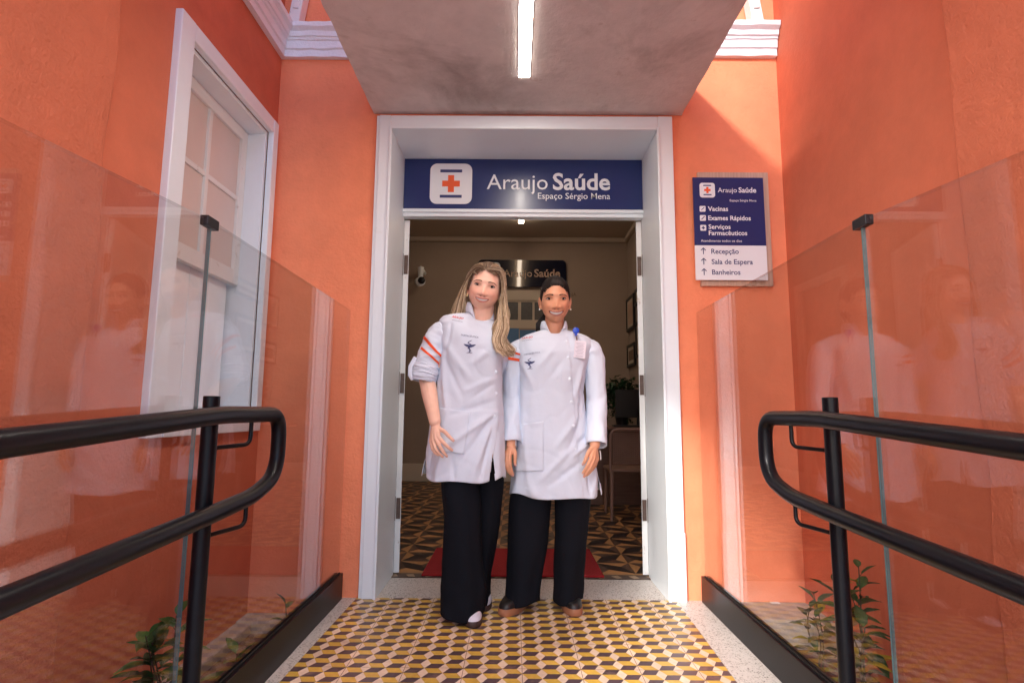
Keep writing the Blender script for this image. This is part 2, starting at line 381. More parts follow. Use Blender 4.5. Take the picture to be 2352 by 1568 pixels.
# moulded cornice, profile swept along the wall
PROF = [(0, 0), (.028, .0), (.03, .04), (.04, .046), (.042, .088), (.050, .092), (.052, .104), (.062, .108), (.066, .135), (.088, .150), (.092, .175), (0, .175)]
def cornice(p, qv, nrm, parent, z, n=26, seed=1, m0=None, m1=None):
    rr = random.Random(seed); p = Vector(p); qv = Vector(qv); nrm = Vector(nrm); t = (qv - p).normalized(); mb = MB(); vs = []; K = len(PROF)
    for i in range(n + 1):
        f = i / n; 
        for k, (o, h) in enumerate(PROF):
            base = p.lerp(qv, f)
            if i == 0 and m0: base = p + t * o * m0
            if i == n and m1: base = qv - t * o * m1
            wob = noise.noise(Vector((f * 9 + seed, k * .6, seed))) * (.004 if o else 0)
            vs.append(base + nrm * (o + wob) + Vector((0, 0, z + h + wob * .9)))
    fs = [(i * K + k, (i + 1) * K + k, (i + 1) * K + (k + 1) % K, i * K + (k + 1) % K) for i in range(n) for k in range(K)]
    fs += [list(range(K)), [n * K + k for k in range(K)]]
    mb.add(vs, fs); return mb.build('cornice', 'plaster_white', parent)
ZC = 2.965
cornice((XL, D, 0), (-.70, D, 0), (0, -1, 0), fac, ZC, seed=2, m0=1.)
cornice((.78, D, 0), (XR - .006, D, 0), (0, -1, 0), fac, ZC + .02, seed=3)
# door frame: casing, lining, transom, leaves
fr = MB()
FL, FR, FT = -.768, .878, 2.612
dfm = MB()
for (x0, x1) in ((FL - .004, DL - .006), (DR + .006, FR + .004)):
    dfm.box((x0, D - .032, .0), (x1, D + .01, FT))
dfm.box((DL - .006, D - .031, DT + .006), (DR + .006, D + .01, FT - .001))
for (x0, x1) in ((DL - .012, DL + .004), (DR - .004, DR + .012)): dfm.box((x0, D - .042, .0), (x1, D - .03, DT + .014))
dfm.box((DL + .004, D - .041, DT - .002), (DR - .004, D - .03, DT + .013))
frame = dfm.build('door_frame', 'white', fac, bevel=.004)
frame.name = 'door_frame'
q = MB(); q.box((DL - .02, D - .028, 0), (DL, IN + .03, DT + .02)); q.box((DR, D - .028, 0), (DR + .02, IN + .03, DT + .02)); q.box((DL, D - .027, DT), (DR, IN + .03, DT + .02))
q.build('lining', 'white', frame)
# widen left casing to the photographed 0.1 m
q = MB(); q.box((DL - .088, D - .024, 0), (FL - .004, D + .01, FT + .0)); q.build('outer_casing', 'white', frame, bevel=.003)
q = MB(); q.box((DR + .01, D - .034, 0), (FR + .008, D - .024, .34)); q.build('plinth_block', 'white', frame, bevel=.003)
q = MB(); q.box((DL, IN - .02, 2.155), (DR, IN + .04, 2.20)); q.box((DL, IN - .035, 2.178), (DR, IN - .02, 2.20)); q.build('transom', 'white', frame, bevel=.003)
for s, X in ((-1, DL), (1, DR)):
    lf = MB(); x0, x1 = (X, X + .034) if s < 0 else (X - .034, X)
    lf.box((x0, IN + .035, .012), (x1, IN + .035 + .68, 2.15))
    PV = Vector((X, IN + .035, 0)); SW = Matrix.Translation(PV) @ Matrix.Rotation(-s * R(15), 4, 'Z') @ Matrix.Translation(-PV); lf.v = [tuple(SW @ Vector(p)) for p in lf.v]
    leaf = lf.build('door_leaf', 'white_old', fac, bevel=.003)
    for z in (.38, 1.12, 1.86):
        h = MB(); xe = x0 + .004 if s > 0 else x0 + .006
        h.box((xe, IN + .031, z - .06), (xe + .024, IN + .036, z + .06)); xk = x0 - .004 if s < 0 else x1 + .004
        h.tube([(xk, IN + .028, z - .07), (xk, IN + .028, z + .07)], .006, 10)
        for k in range(4): h.tube([(xe + .007 + .009 * (k % 2), IN + .0315, z - .045 + .03 * k), (xe + .007 + .009 * (k % 2), IN + .0295, z - .045 + .03 * k)], .0035, 8)
        h.build('hinge', 'steel', leaf)

# ------------------------------------------------------------------ left side wall with its sash window
lw = thing('side_wall', 'orange plastered wall at left with a tall white sash window', 'wall', (XL, 1, 0))
WY0, WY1, WZ0, WZ1 = 2.06, 2.985, .845, 2.54        # outer casing
OY0, OY1, OZ0, OZ1 = 2.155, 2.925, .92, 2.465        # opening
q = MB(); YE = -.42
q.box((XL - .3, YE, -.6), (XL, OY0, WT)); q.box((XL - .3, OY1, -.6), (XL, D, WT)); q.box((XL - .3, OY0, -.6), (XL, OY1, OZ0)); q.box((XL - .3, OY0, OZ1), (XL, OY1, WT))
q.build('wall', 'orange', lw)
q = MB(); q.box((XL - .3, -4.7, -.6), (XL, -2.75, 8.5)); q.build('sun_blocker', 'orange', lw)  # unseen wall, added to keep the sun off the right pier
cornice((XL, -.4, 0), (XL, D, 0), (1, 0, 0), lw, ZC, n=60, seed=5, m1=1.)
win = MB()
win.box((XL - .01, WY0, WZ0), (XL + .03, OY0, WZ1)); win.box((XL - .01, OY1, WZ0), (XL + .03, WY1, WZ1)); win.box((XL - .01, OY0, OZ1), (XL + .029, OY1, WZ1)); win.box((XL - .01, OY0, WZ0), (XL + .035, OY1, OZ0))
window = win.build('window', 'white', lw, bevel=.004)
q = MB(); t = .02
q.box((XL - .2, OY0, OZ0), (XL - .005, OY0 + t, OZ1)); q.box((XL - .2, OY1 - t, OZ0), (XL - .005, OY1, OZ1)); q.box((XL - .2, OY0 + t, OZ1 - t), (XL - .005, OY1 - t, OZ1)); q.box((XL - .2, OY0 + t, OZ0), (XL - .005, OY1 - t, OZ0 + t))
q.build('lining', 'white', window)
SX = XL - .10; a0, a1 = OY0 + .021, OY1 - .021
q = MB(); z0, z1 = 1.60, OZ1 - .021; r_ = .055
q.box((SX - .035, a0, z0), (SX, a0 + r_, z1)); q.box((SX - .035, a1 - r_, z0), (SX, a1, z1)); q.box((SX - .035, a0 + r_, z1 - .06), (SX, a1 - r_, z1)); q.box((SX - .035, a0 + r_, z0), (SX, a1 - r_, z0 + .075))
mid = (a0 + a1) / 2 + .01; zm = 2.055
q.box((SX - .03, mid - .014, z0 + .075), (SX - .004, mid + .014, z1 - .06)); q.box((SX - .029, a0 + r_, zm - .013), (SX - .006, mid - .014, zm + .013)); q.box((SX - .029, mid + .014, zm - .013), (SX - .006, a1 - r_, zm + .013))
q.build('upper_sash', 'white_old', window, bevel=.003)
q = MB(); q.box((SX - .020, a0 + .05, z0 + .07), (SX - .016, a1 - .05, z1 - .055)); q.build('pane', 'frost', window)
q = MB(); y = a0 + .03
for k in range(4):
    w_ = (a1 - a0 - .06) / 4; q.box((SX - .070, y + .0006, OZ0 + .021), (SX - .042 - .0015 * (k % 2), y + w_ - .0006, z0 + .05)); y += w_
q.build('inner_shutter', 'white', window, bevel=.002)
q = MB(); q.box((SX - .076, a0, OZ0 + .021), (SX - .072, a1, z0 + .06)); q.build('shutter_backing', 'black_plastic', window)
# thicker projecting piers of both side walls
def pier(name, label, x0, x1, y0, y1, s):
    o = MB(); n = 40; ye = y1; vs = []
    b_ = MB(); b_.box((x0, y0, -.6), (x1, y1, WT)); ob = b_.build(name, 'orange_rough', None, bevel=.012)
    # a slightly uneven plaster arris
    bm = bmesh.new(); bm.from_mesh(ob.data); bmesh.ops.subdivide_edges(bm, edges=[e for e in bm.edges if abs(e.verts[0].co.z - e.verts[1].co.z) > 1], cuts=90)
    for v in bm.verts:
        if v.co.y > y1 - .01 and -.5 < v.co.z < WT - .1: v.co.y += noise.noise(Vector((v.co.z * 3.1, s * 7, 0))) * .02 + noise.noise(Vector((v.co.z * 14, s * 3, 2))) * .006
    bm.to_mesh(ob.data); bm.free(); return tag(ob, label, 'wall')
pier('wall_pier', 'rough orange plaster pier projecting at the left edge of the photo', XL - .02, XL + .062, YE + .01, 1.70, 1)
rw = thing('side_wall', 'plain orange plastered wall at right, seen through the right glass balustrade', 'wall', (XR, 1, 0))
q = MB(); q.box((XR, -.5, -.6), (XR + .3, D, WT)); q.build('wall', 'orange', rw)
pier('wall_pier', 'orange plaster pier projecting at the right edge of the photo', XR - .062, XR + .02, -.49, 1.76, 2)
# cement ledges at the foot of the facade
q = MB(); q.box((1.03, 2.77, -.15), (XR, D, .0)); q.box((1.395, 2.55, -.15), (XR - .001, 2.77, -.004)); tag(q.build('cement_ledge', 'cement', None, bevel=.012), 'pale cement ledge in the planting strip at the foot of the right wall', 'ledge')
q = MB(); q.box((XL, 2.90, -.15), (-.93, D, -.075)); q.box((XL + .001, .8, -.15), (XL + .085, 2.90, -.08)); tag(q.build('cement_ledge', 'cement', None, bevel=.012), 'pale cement ledge behind the left glass balustrade', 'ledge')
tg = wz(1780, 1384, .0); q = MB(); q.box((tg.x - .022, tg.y - .012, .001), (tg.x + .022, tg.y + .012, .003)); q.box((tg.x - .012, tg.y - .008, .003), (tg.x + .010, tg.y + .006, .0036), 1)
tag(q.build('paper_tag', ['sign_white', 'badge_grey']), 'small white printed tag lying on the cement ledge', 'tag')

# ------------------------------------------------------------------ canopy
q = MB(); CL, CR = -.812, .945; CB, CT = 2.632, 2.882; n = 60; vs = []
for i in range(n + 1):
    y = D - .002 + (-1.25 - D) * i / n
    jl = noise.noise(Vector((y * 9, 1, 0))) * .006 + noise.noise(Vector((y * 30, 1, 0))) * .004; jr = noise.noise(Vector((y * 9, 9, 0))) * .006 + noise.noise(Vector((y * 30, 9, 0))) * .004
    vs += [(CL + jl, y, CB), (CL + jl * .4, y, CT), (CR + jr * .4, y, CT), (CR + jr, y, CB), (.072, y, CB), (.006, y, CB)]
K = 6
LY1 = 2.655
fs = []
for i in range(n):
    for k in range(K):
        fs.append((i * K + k, (i + 1) * K + k, (i + 1) * K + (k + 1) % K, i * K + (k + 1) % K))
fs += [list(range(K)), [n * K + k for k in range(K)]]
q.add(vs, fs); tag(q.build('canopy', 'concrete', None, bevel=.004), 'raw grey brown concrete canopy slab above the doorway', 'canopy')
lt = MB(); lt.box((.0125, -.6, CB - .006), (.0665, LY1, CB - .001)); st = thing('strip_light', 'long white glowing light strip set in the concrete canopy', 'light', (.04, 1.6, CB))
lt.build('diffuser', 'led', st)
lt = MB(); lt.box((.0095, -.603, CB - .004), (.0125, LY1 + .003, CB + .001)); lt.box((.0665, -.603, CB - .004), (.0695, LY1 + .003, CB + .001)); lt.box((.0125, LY1, CB - .004), (.0665, LY1 + .003, CB + .001)); lt.build('housing', 'sign_white', st)
# white timber brackets high on the facade
def bracket(u, label, lean, seed):
    p = wy(u, 62, D - .05)
    o = thing('timber_bracket', label, 'bracket', (p.x, D - .05, p.z), 'white timber brackets above the cornice')
    M_ = Matrix.Translation((p.x, D - .06, p.z)) @ Matrix.Rotation(lean, 4, 'Y')
    q = MB(); q.box((-.032, -.02, 0), (.032, .05, .9), 0, M_); q.build('post', 'white_old', o, bevel=.003)
    for k in range(4): q = MB(); q.box((-.016, -.030, .09 + k * .12), (.018, -.0202, .16 + k * .12), 0, M_); q.build('block', 'white_old', o, bevel=.004)
bracket(677, 'white timber bracket hanging at the upper left of the concrete canopy', .13, 1)
bracket(1738, 'white timber bracket hanging at the upper right of the concrete canopy', -.13, 2)

# ------------------------------------------------------------------ signs
def badge(O, X, Y, cx, cy, s, parent, d=.004):
    plate('emblem_plate', rrect(cx, cy, s / 2, s / 2, s * .17), O, X, Y, 0, d, 'sign_white', parent)
    e = s * .15; L_ = s * .21; pts = [(e * .48, e * .48), (L_, e * .48), (L_, -e * .48), (e * .48, -e * .48), (e * .48, -L_), (-e * .48, -L_), (-e * .48, -e * .48), (-L_, -e * .48), (-L_, e * .48), (-e * .48, e * .48), (-e * .48, L_), (e * .48, L_)]
    plate('red_cross', [(cx + p[0], cy + p[1]) for p in pts], O, X, Y, d, d + .0012, 'sign_orange', parent)
    for sy in (1, -1): plate('emblem_bar', rect2(cx - s * .26, cy + sy * s * .315 - s * .035, cx + s * .26, cy + sy * s * .315 + s * .035), O, X, Y, d, d + .0012, 'sign_ink', parent)
XX, ZZ = Vector((1, 0, 0)), Vector((0, 0, 1))
O = Vector((DL, IN - .022, 2.201)); W_, H_ = DR - DL, DT - 2.201
sg = thing('door_sign', 'dark blue sign with red cross emblem, filling the transom over the doorway', 'sign', O)
q = MB(); q.box((DL + .001, IN - .022, 2.2015), (DR - .001, IN, DT - .001)); q.build('sign_panel', 'sign_blue', sg)
badge(O, XX, ZZ, W_ * .198, H_ * .50, H_ * .80, sg)
put_text('lettering', 'Araujo', O, XX, ZZ, W_ * .348, H_ * .40, W_ * .255, 'sign_white', sg)
put_text('lettering', 'Saúde', O, XX, ZZ, W_ * .6245, H_ * .40, W_ * .240, 'sign_white', sg, bold=.022)
put_text('lettering', 'Espaço Sérgio Mena', O, XX, ZZ, W_ * .562, H_ * .215, W_ * .302, 'sign_white', sg, bold=.004)
# directory board
dx0, dx1, dz0, dz1 = .982, 1.371, 1.668, 2.248
ds = thing('directory_sign', 'blue and white directory board on a pale wood backing, right of the doorway', 'sign', (1.18, D, 1.95))
q = MB(); q.box((dx0 + .035, D - .022, dz0 - .028), (dx1 + .038, D - .0005, dz1 + .040)); q.build('backing_board', 'wood_pale', ds, bevel=.002)
YF = D - .042
q = MB(); zs = dz0 + (dz1 - dz0) * .333; q.box((dx0, YF, zs), (dx1, YF + .008, dz1)); q.build('blue_panel', 'sign_blue', ds)
q = MB(); q.box((dx0, YF, dz0), (dx1, YF + .008, zs - .0005)); q.build('white_panel', 'sign_white', ds)
for x_ in (dx0 + .06, dx1 - .06): q = MB(); q.box((x_ - .015, YF + .008, 1.8), (x_ + .015, D - .022, 2.15)); q.build('spacer', 'black_plastic', ds)
O = Vector((dx0, YF, dz0)); w_, h_ = dx1 - dx0, dz1 - dz0
badge(O, XX, ZZ, w_ * .20, h_ * .872, w_ * .215, ds, .003)
def dt(t, x, y, wd, m='sign_white', bold=.012): put_text('lettering', t, O, XX, ZZ, x * w_, y * h_, wd * w_, m, ds, bold=bold)
dt('Araujo', .35, .852, .27, bold=.002); dt('Saúde', .645, .852, .25, bold=.022); dt('Espaço Sérgio Mena', .515, .762, .375, bold=.004)
dt('Vacinas', .20, .668, .285, bold=.02); dt('Exames Rápidos', .20, .578, .60, bold=.02); dt('Serviços', .20, .492, .31, bold=.02); dt('Farmacêuticos', .20, .432, .54, bold=.02)
dt('Atendimento todos os dias', .085, .365, .575, bold=.002)
for k, (t_, y_, wd) in enumerate((('Recepção', .252, .385), ('Sala de Espera', .152, .575), ('Banheiros', .052, .395))):
    dt(t_, .225, y_, wd, 'sign_ink', .014)
    ax, ay = .115 * w_, (y_ + .022) * h_
    q = MB(); Nn = Vector((0, -.0012, 0))
    for (p0, p1) in (((0, -.016), (0, .019)), ((-.013, .006), (0, .019)), ((.013, .006), (0, .019))):
        a_ = O + XX * (ax + p0[0]) + ZZ * (ay + p0[1]) + Nn; c_ = O + XX * (ax + p1[0]) + ZZ * (ay + p1[1]) + Nn; q.tube([a_, c_], .0022, 6)
    q.build('arrow', 'sign_ink', ds)
for k, y_ in enumerate((.688, .598, .502)):
    cx_, cy_ = .125 * w_, y_ * h_; s_ = w_ * .042
    plate('icon_tile', rrect(cx_, cy_, s_, s_, s_ * .3), O, XX, ZZ, 0, .0012, 'sign_white', ds)
    q = MB(); e = Vector((0, -.0018, 0)); c0 = O + XX * cx_ + ZZ * cy_ + e
    if k < 2: q.tube([c0 + XX * -.008 + ZZ * -.008, c0 + XX * .009 + ZZ * .009], [.001 + .001 * k, .0022], 6)
    else: q.box((c0.x - .009, c0.y, c0.z - .003), (c0.x + .009, c0.y + .001, c0.z + .003)); q.box((c0.x - .003, c0.y - .0002, c0.z - .009), (c0.x + .003, c0.y + .001, c0.z + .009))
    q.build('icon_mark', 'sign_ink', ds)

# ------------------------------------------------------------------ glass balustrades
def balustrade(s, X, label):
    o = thing('glass_balustrade', label, 'balustrade', (X, 2, 0), 'glass balustrades beside the ramp')
    yj = 1.585 if s < 0 else 1.545; y1 = 2.995
    for (ya, yb, za, zb) in ((yj + .004, y1, 1.50, 1.49), (.12, yj - .004, 1.385, 1.498)):
        q = MB(); t2 = .005; z0 = .06 if ya > 1 else .03
        vs = [(X - t2, ya, z0), (X + t2, ya, z0), (X + t2, yb, z0), (X - t2, yb, z0), (X - t2, ya, za), (X + t2, ya, za), (X + t2, yb, zb), (X - t2, yb, zb)]
        q.add(vs, [(3, 0, 4, 7), (1, 2, 6, 5)], 0); q.add(vs, [(0, 3, 2, 1), (4, 5, 6, 7), (0, 1, 5, 4), (2, 3, 7, 6)], 1)
        e = .0004; h = .0035
        for sx in (-1, 1):
            xx = X + sx * (t2 + e); q.add([(xx, ya, za - h), (xx, yb, zb - h), (xx, yb, zb), (xx, ya, za)], [(0, 1, 2, 3)], 1)
            for yv, zv, dy in ((ya, za, .0035), (yb, zb, -.0035)): q.add([(xx, yv, z0), (xx, yv + dy, z0), (xx, yv + dy, zv), (xx, yv, zv)], [(0, 1, 2, 3)], 1)
        q.build('glass_panel', ['glass', 'glass_edge'], o)
    q = MB(); x0, x1 = X - .022, X + .022
    q.box((x0, 1.40, .001), (X - .008, y1 + .012, .128)); q.box((X + .008, 1.40, .001), (x1, y1 + .012, .128)); q.box((X - .008, 1.40, .001), (X + .008, y1 + .012, .05))
    M_ = Matrix.Shear('XY', 4, (0, 0)) 
    for (a_, c_, za, zb) in ((x0, X - .008, 0, .128), (X + .008, x1, 0, .128), (X - .008, X + .008, 0, .05)):
        dz = -.075
        q.add([(a_, .1, za + dz), (c_, .1, za + dz), (c_, 1.40, za + .001), (a_, 1.40, za + .001), (a_, .1, zb + dz), (c_, .1, zb + dz), (c_, 1.40, zb), (a_, 1.40, zb)], [(0, 3, 2, 1), (4, 5, 6, 7), (0, 1, 5, 4), (1, 2, 6, 5), (3, 0, 4, 7)])
    q.build('base_channel', 'black_metal', o)
    q = MB()
    for sx in (-1, 1): q.box((X + sx * .0055, 1.41, .127), (X + sx * .0095, y1, .134))
    q.build('rubber_seal', 'rubber', o)
    q = MB(); q.box((X - .0056, yj - .0015, .04), (X + .0056, yj + .0015, 1.475)); q.build('joint_seal', 'joint', o)
    q = MB(); q.box((X - .012, yj - .031, 1.476), (X + .012, yj + .031, 1.505)); q.build('clamp', 'black_plastic', o, bevel=.002)
balustrade(-1, -.892, 'clear glass balustrade on black channel, left of the ramp beside the window')
balustrade(1, .985, 'clear glass balustrade on black channel, right of the ramp below the directory sign')
# ------------------------------------------------------------------ handrails
def handrail(s, label):
    X = -.79 if s < 0 else .88; XP = X + s * .045; py = 1.56 if s < 0 else 1.66; ye = 1.915 if s < 0 else 2.0
    o = thing('handrail', label, 'handrail', (XP, py, 0), 'black double handrails of the ramp')
    yb = 1.54 if s < 0 else 1.64; zt = .937; zl = .692
    sl = .06; yn = .1
    pts = [(X, yn, zt - (yb - yn) * .062), (X, yb, zt), (X, ye, zt), (X, ye, zl + .045), (X, ye - .17, zl), (X, yb, zl - .012), (X, yn, zl - .012 - (yb - yn) * .045)]
    q = MB(); q.tube(round_path(pts, [0, .05, .075, .09, .05, .05, 0], 8), .0240, 24); q.build('rail', 'black_metal', o, smooth=50)
    q = MB(); q.tube([(XP, py, -.05), (XP, py, .988 if s < 0 else 1.0)], .0215, 24); q.build('post', 'black_metal', o, smooth=50, bevel=.002)
    q = MB(); q.tube([(XP, py, .001), (XP, py, .012)], .055, 24); q.build('base_flange', 'black_metal', o, smooth=50)
    for z in (zt - .02, zl - .01):
        q = MB(); q.tube(round_path([(X, py + .15, z), (X, py + .15, z - .068), (XP, py + .02, z - .072)], .025, 6), .0062, 12); q.build('bracket', 'black_metal', o, smooth=60)
    q = MB()
    pa = Vector((X - s * .0215, ye - .006, zl + .10)) if s < 0 else Vector((X - s * .0215, yb + .1, zt + .012))
    return o
handrail(-1, 'black tubular double handrail with looped end at left of the ramp')
handrail(1, 'black tubular double handrail with looped end at right of the ramp')

# ------------------------------------------------------------------ plants
def leaf(mb, p, d, L, wd, c, rg, droop=.4):
    d = Vector(d).normalized(); sd_ = d.cross(Vector((0, 0, 1))).normalized(); up = sd_.cross(d)
    n = 7; vs = []
    for i in range(n + 1):
        t = i / n; ww = wd * math.sin(math.pi * min(1, t ** .8)) ** .8 * (1 if t < 1 else 0) + .0004
        ctr = Vector(p) + d * L * t + up * (-droop * L * t * t)
        wv = math.sin(t * 14 + rg) * wd * .07
        vs += [ctr - sd_ * ww + up * (ww * .35 + wv), ctr - sd_ * ww * .5 + up * ww * .12, ctr, ctr + sd_ * ww * .5 + up * ww * .12, ctr + sd_ * ww + up * (ww * .35 - wv)]
    for i in range(n):
        for k in range(4):
            cc = tuple(x * (1.0 if k in (0, 3) else 1.12) for x in c)
            mb.add([vs[i * 5 + k], vs[i * 5 + k + 1], vs[(i + 1) * 5 + k + 1], vs[(i + 1) * 5 + k]], [(0, 1, 2, 3)], 0, cc)
def plant(base, top, nl, L, label, seed, tone=(.03, .09, .02), branches=0, yellow=0., group=None):
    rg = random.Random(seed); base = Vector(base); top = Vector(top)
    o = thing('leafy_shrub', label, 'plant', base, group); st = MB(); fo = MB()
    stems = [(base, top)]
    for k in range(branches):
        f = rg.uniform(.1, .5); p = base.lerp(top, f); a = rg.uniform(0, 6.28); h = (top - base).length * rg.uniform(.35, .6)
        stems.append((p, p + Vector((math.cos(a) * h * .35, math.sin(a) * h * .35, h))))
    for si, (a_, b_) in enumerate(stems):
        n = 10; off = Vector((rg.uniform(-1, 1), rg.uniform(-1, 1), 0)) * .02
        pts = [a_.lerp(b_, i / n) + off * math.sin(math.pi * i / n) for i in range(n + 1)]
        st.tube(pts, [.004 * (1 - .6 * i / n) for i in range(n + 1)], 7)
        k_ = nl if si == 0 else int(nl * .6)
        for i in range(k_):
            f = .12 + .88 * (i + .5) / k_; p = a_.lerp(b_, f) + off * math.sin(math.pi * f); az = i * 2.4 + rg.uniform(-.5, .5)
            el = .15 + .75 * f ** 3 + rg.uniform(-.2, .25)
            dr = Vector((math.cos(az) * math.cos(el), math.sin(az) * math.cos(el), math.sin(el)))
            LL = L * rg.uniform(.6, 1.15) * (1 - .25 * f); t_ = rg.uniform(.6, 1.35); c = tuple(x * t_ for x in tone)
            if rg.random() < yellow: c = (.35, .30, .03)
            pet = p + dr * LL * .15; st.tube([p, pet], .0013, 5); leaf(fo, pet, dr, LL, LL * .245, c, rg.uniform(0, 6), rg.uniform(.1, .5))
    st.build('stem', 'stem', o, smooth=60); fo.build('foliage', 'leaf', o, smooth=60)
def bed(u, v, x): p = wx(u, v, x); return p
pl_l = wx(405, 1412, -1.10); plant((-1.11, pl_l.y + .02, -.13), pl_l, 20, .115, 'glossy green shrub left of the left handrail post behind the glass', 11, branches=3, tone=(.035, .12, .025))
pl2 = wx(655, 1378, -1.02); plant((-1.0, pl2.y - .03, -.13), pl2, 8, .10, 'small green sprout farthest back behind the left glass', 5)
pl3 = wx(545, 1500, -1.0); plant((-1.0, pl3.y, -.13), pl3, 10, .12, 'low broad leaved shoot just right of the left handrail post', 8, tone=(.05, .15, .02))
pr = wx(1972, 1298, 1.23); plant((1.22, pr.y, -.13), pr, 20, .105, 'tall dark leaved shrub with some yellow leaves right of the right handrail post', 21, tone=(.030, .085, .025), branches=3, yellow=.08)
pr2 = wx(1868, 1360, 1.22); plant((1.24, pr2.y + .02, -.13), pr2, 16, .095, 'shorter dull green shrub behind the right handrail post', 33, tone=(.045, .09, .035), branches=2, yellow=.06)

# ================================================================== ROOM BEHIND THE DOOR
room = thing('reception_room', 'dim beige reception room seen through the open doorway', 'room', (0, 5.6, 0))
q = MB(); q.box((RX0 - .1, IN + .005, -.1), (RX0, RY1 + .1, RZ + .1)); q.box((RX1, IN + .005, -.1), (RX1 + .1, RY1 + .1, RZ + .1)); q.box((RX0, RY1, -.1), (RX1, RY1 + .1, RZ + .1))
q.box((RX0, IN + .005, 2.60), (RX1, IN + .05, RZ + .1)); q.build('wall', 'wall_in', room)
q = MB(); q.box((RX0, IN + .05, RZ), (RX1, RY1, RZ + .1)); q.build('ceiling', 'ceil_in', room)
q = MB(); q.box((RX0, RY1 - .06, RZ - .07), (RX1, RY1, RZ)); q.box((RX1 - .06, IN + .05, RZ - .07), (RX1, RY1 - .06, RZ)); q.box((RX0, IN + .05, RZ - .07), (RX0 + .06, RY1 - .06, RZ)); q.build('ceiling_moulding', 'ceil_in', room, bevel=.02)
q = MB(); q.box((RX0, RY1 - .02, .004), (-.45, RY1, .24)); q.box((RX0, IN + .06, .004), (RX0 + .02, RY1 - .02, .24)); q.box((.78, RY1 - .02, .004), (RX1 - .02, RY1, .24)); q.box((RX1 - .02, IN + .06, .004), (RX1, RY1, .24)); q.build('baseboard', 'trim_in', room)
q = MB(); q.box((RX0, 6.9, .004), (RX0 + .05, 7.0, 2.55)); q.box((RX0, 5.9, .004), (RX0 + .05, 6.0, 2.55)); q.box((RX0, 6.0, 2.45), (RX0 + .05, 6.9, 2.55)); q.build('side_door_casing', 'trim_in', room)
L_ = thing('ceiling_light', 'small glowing end of the light strip on the room ceiling', 'light', (.0, 5.2, RZ))
zl_ = RZ - .05; p = wz(1197, 513, zl_ - .02); q = MB(); q.box((p.x - .034, 4.4, zl_ - .02), (p.x + .034, p.y, zl_ + .02)); q.build('diffuser', 'led_in', L_)
for y in (4.8, 6.4): q = MB(); q.tube([(p.x, y, zl_ + .02), (p.x, y, RZ)], .004, 8); q.build('hanger', 'steel', L_)
# inner door
ind = thing('inner_door', 'cream panelled door with three small panes at the back of the room', 'door', (.3, RY1, 0))
ix = lambda u: wy(u, 700, RY1 - .06).x
q = MB(); dxa, dxb = -.42, .70; yb_ = RY1 - .004
q.box((dxa, yb_ - .05, .004), (dxa + .12, yb_, 2.67)); q.box((dxb - .12, yb_ - .05, .004), (dxb, yb_, 2.67)); q.box((dxa + .12, yb_ - .05, 2.52), (dxb - .12, yb_, 2.67)); q.build('casing', 'trim_in', ind, bevel=.006)
q = MB(); x0, x1 = dxa + .121, dxb - .121; zlo, zhi = 2.245, 2.50
xs = [x0, ix(1152), ix(1163), ix(1190), ix(1197), ix(1223), ix(1228), x1]
q.box((x0, yb_ - .035, .01), (x1, yb_ - .004, zlo)); q.box((x0, yb_ - .035, zhi), (x1, yb_ - .004, 2.519))
for k in range(1, 7, 2):
    q.box((xs[k], yb_ - .034, zlo), (xs[k + 1], yb_ - .004, zhi))
q.build('door_panel', 'trim_in', ind)
q = MB(); q.box((x0, yb_ - .018, zlo), (x1, yb_ - .012, zhi)); q.build('pane', 'frost_dark', ind)
q = MB(); q.box((x0, yb_ - .042, 2.10), (x1, yb_ - .035, 2.125)); q.build('rail_moulding', 'wall_in', ind)
q = MB(); c_ = ix(1215); q.box((c_ - .13, yb_ - .045, 1.75), (c_ + .17, yb_ - .0425, 2.10)); q.box((ix(1168) - .12, yb_ - .046, 1.75), (c_ - .14, yb_ - .0425, 2.12), 1); tag(q.build('door_notice', ['blue_paper', 'paper']), 'light blue notice stuck on the cream door at the back', 'notice')
q = MB(); e0 = wy(1322, 755, 7.0); q.box((e0.x - .18, 7.0, .01), (e0.x, 7.03, e0.z)); tag(q.build('folding_screen', 'trim_in', None, bevel=.004), 'cream screen edge standing behind the dark haired woman', 'screen')
# inner sign
s0 = wy(1097, 658, RY1 - .05); s1 = wy(1300, 598, RY1 - .05); yS = RY1 - .055
isg = thing('wall_sign', 'glossy dark blue sign on the back wall between the two heads', 'sign', (s0.x, yS, s0.z))
O = Vector((s0.x, yS, s0.z)); w_, h_ = s1.x - s0.x, s1.z - s0.z
plate('sign_panel', rrect(w_ / 2, h_ / 2, w_ / 2, h_ / 2, .06), O, XX, ZZ, -.02, 0, 'sign_dark', isg)
badge(O, XX, ZZ, h_ * .42, h_ * .5, h_ * .80, isg)
put_text('lettering', 'Araujo', O, XX, ZZ, w_ * .290, h_ * .37, w_ * .325, 'wood_pale', isg, ext=.003)
put_text('lettering', 'Saúde', O, XX, ZZ, w_ * .638, h_ * .37, w_ * .295, 'wood_pale', isg, bold=.022, ext=.003)
put_text('lettering', 'ESPAÇO SÉRGIO MENA', O, XX, ZZ, w_ * .50, -h_ * .32, w_ * .62, 'print_brown', isg, ext=-.045)
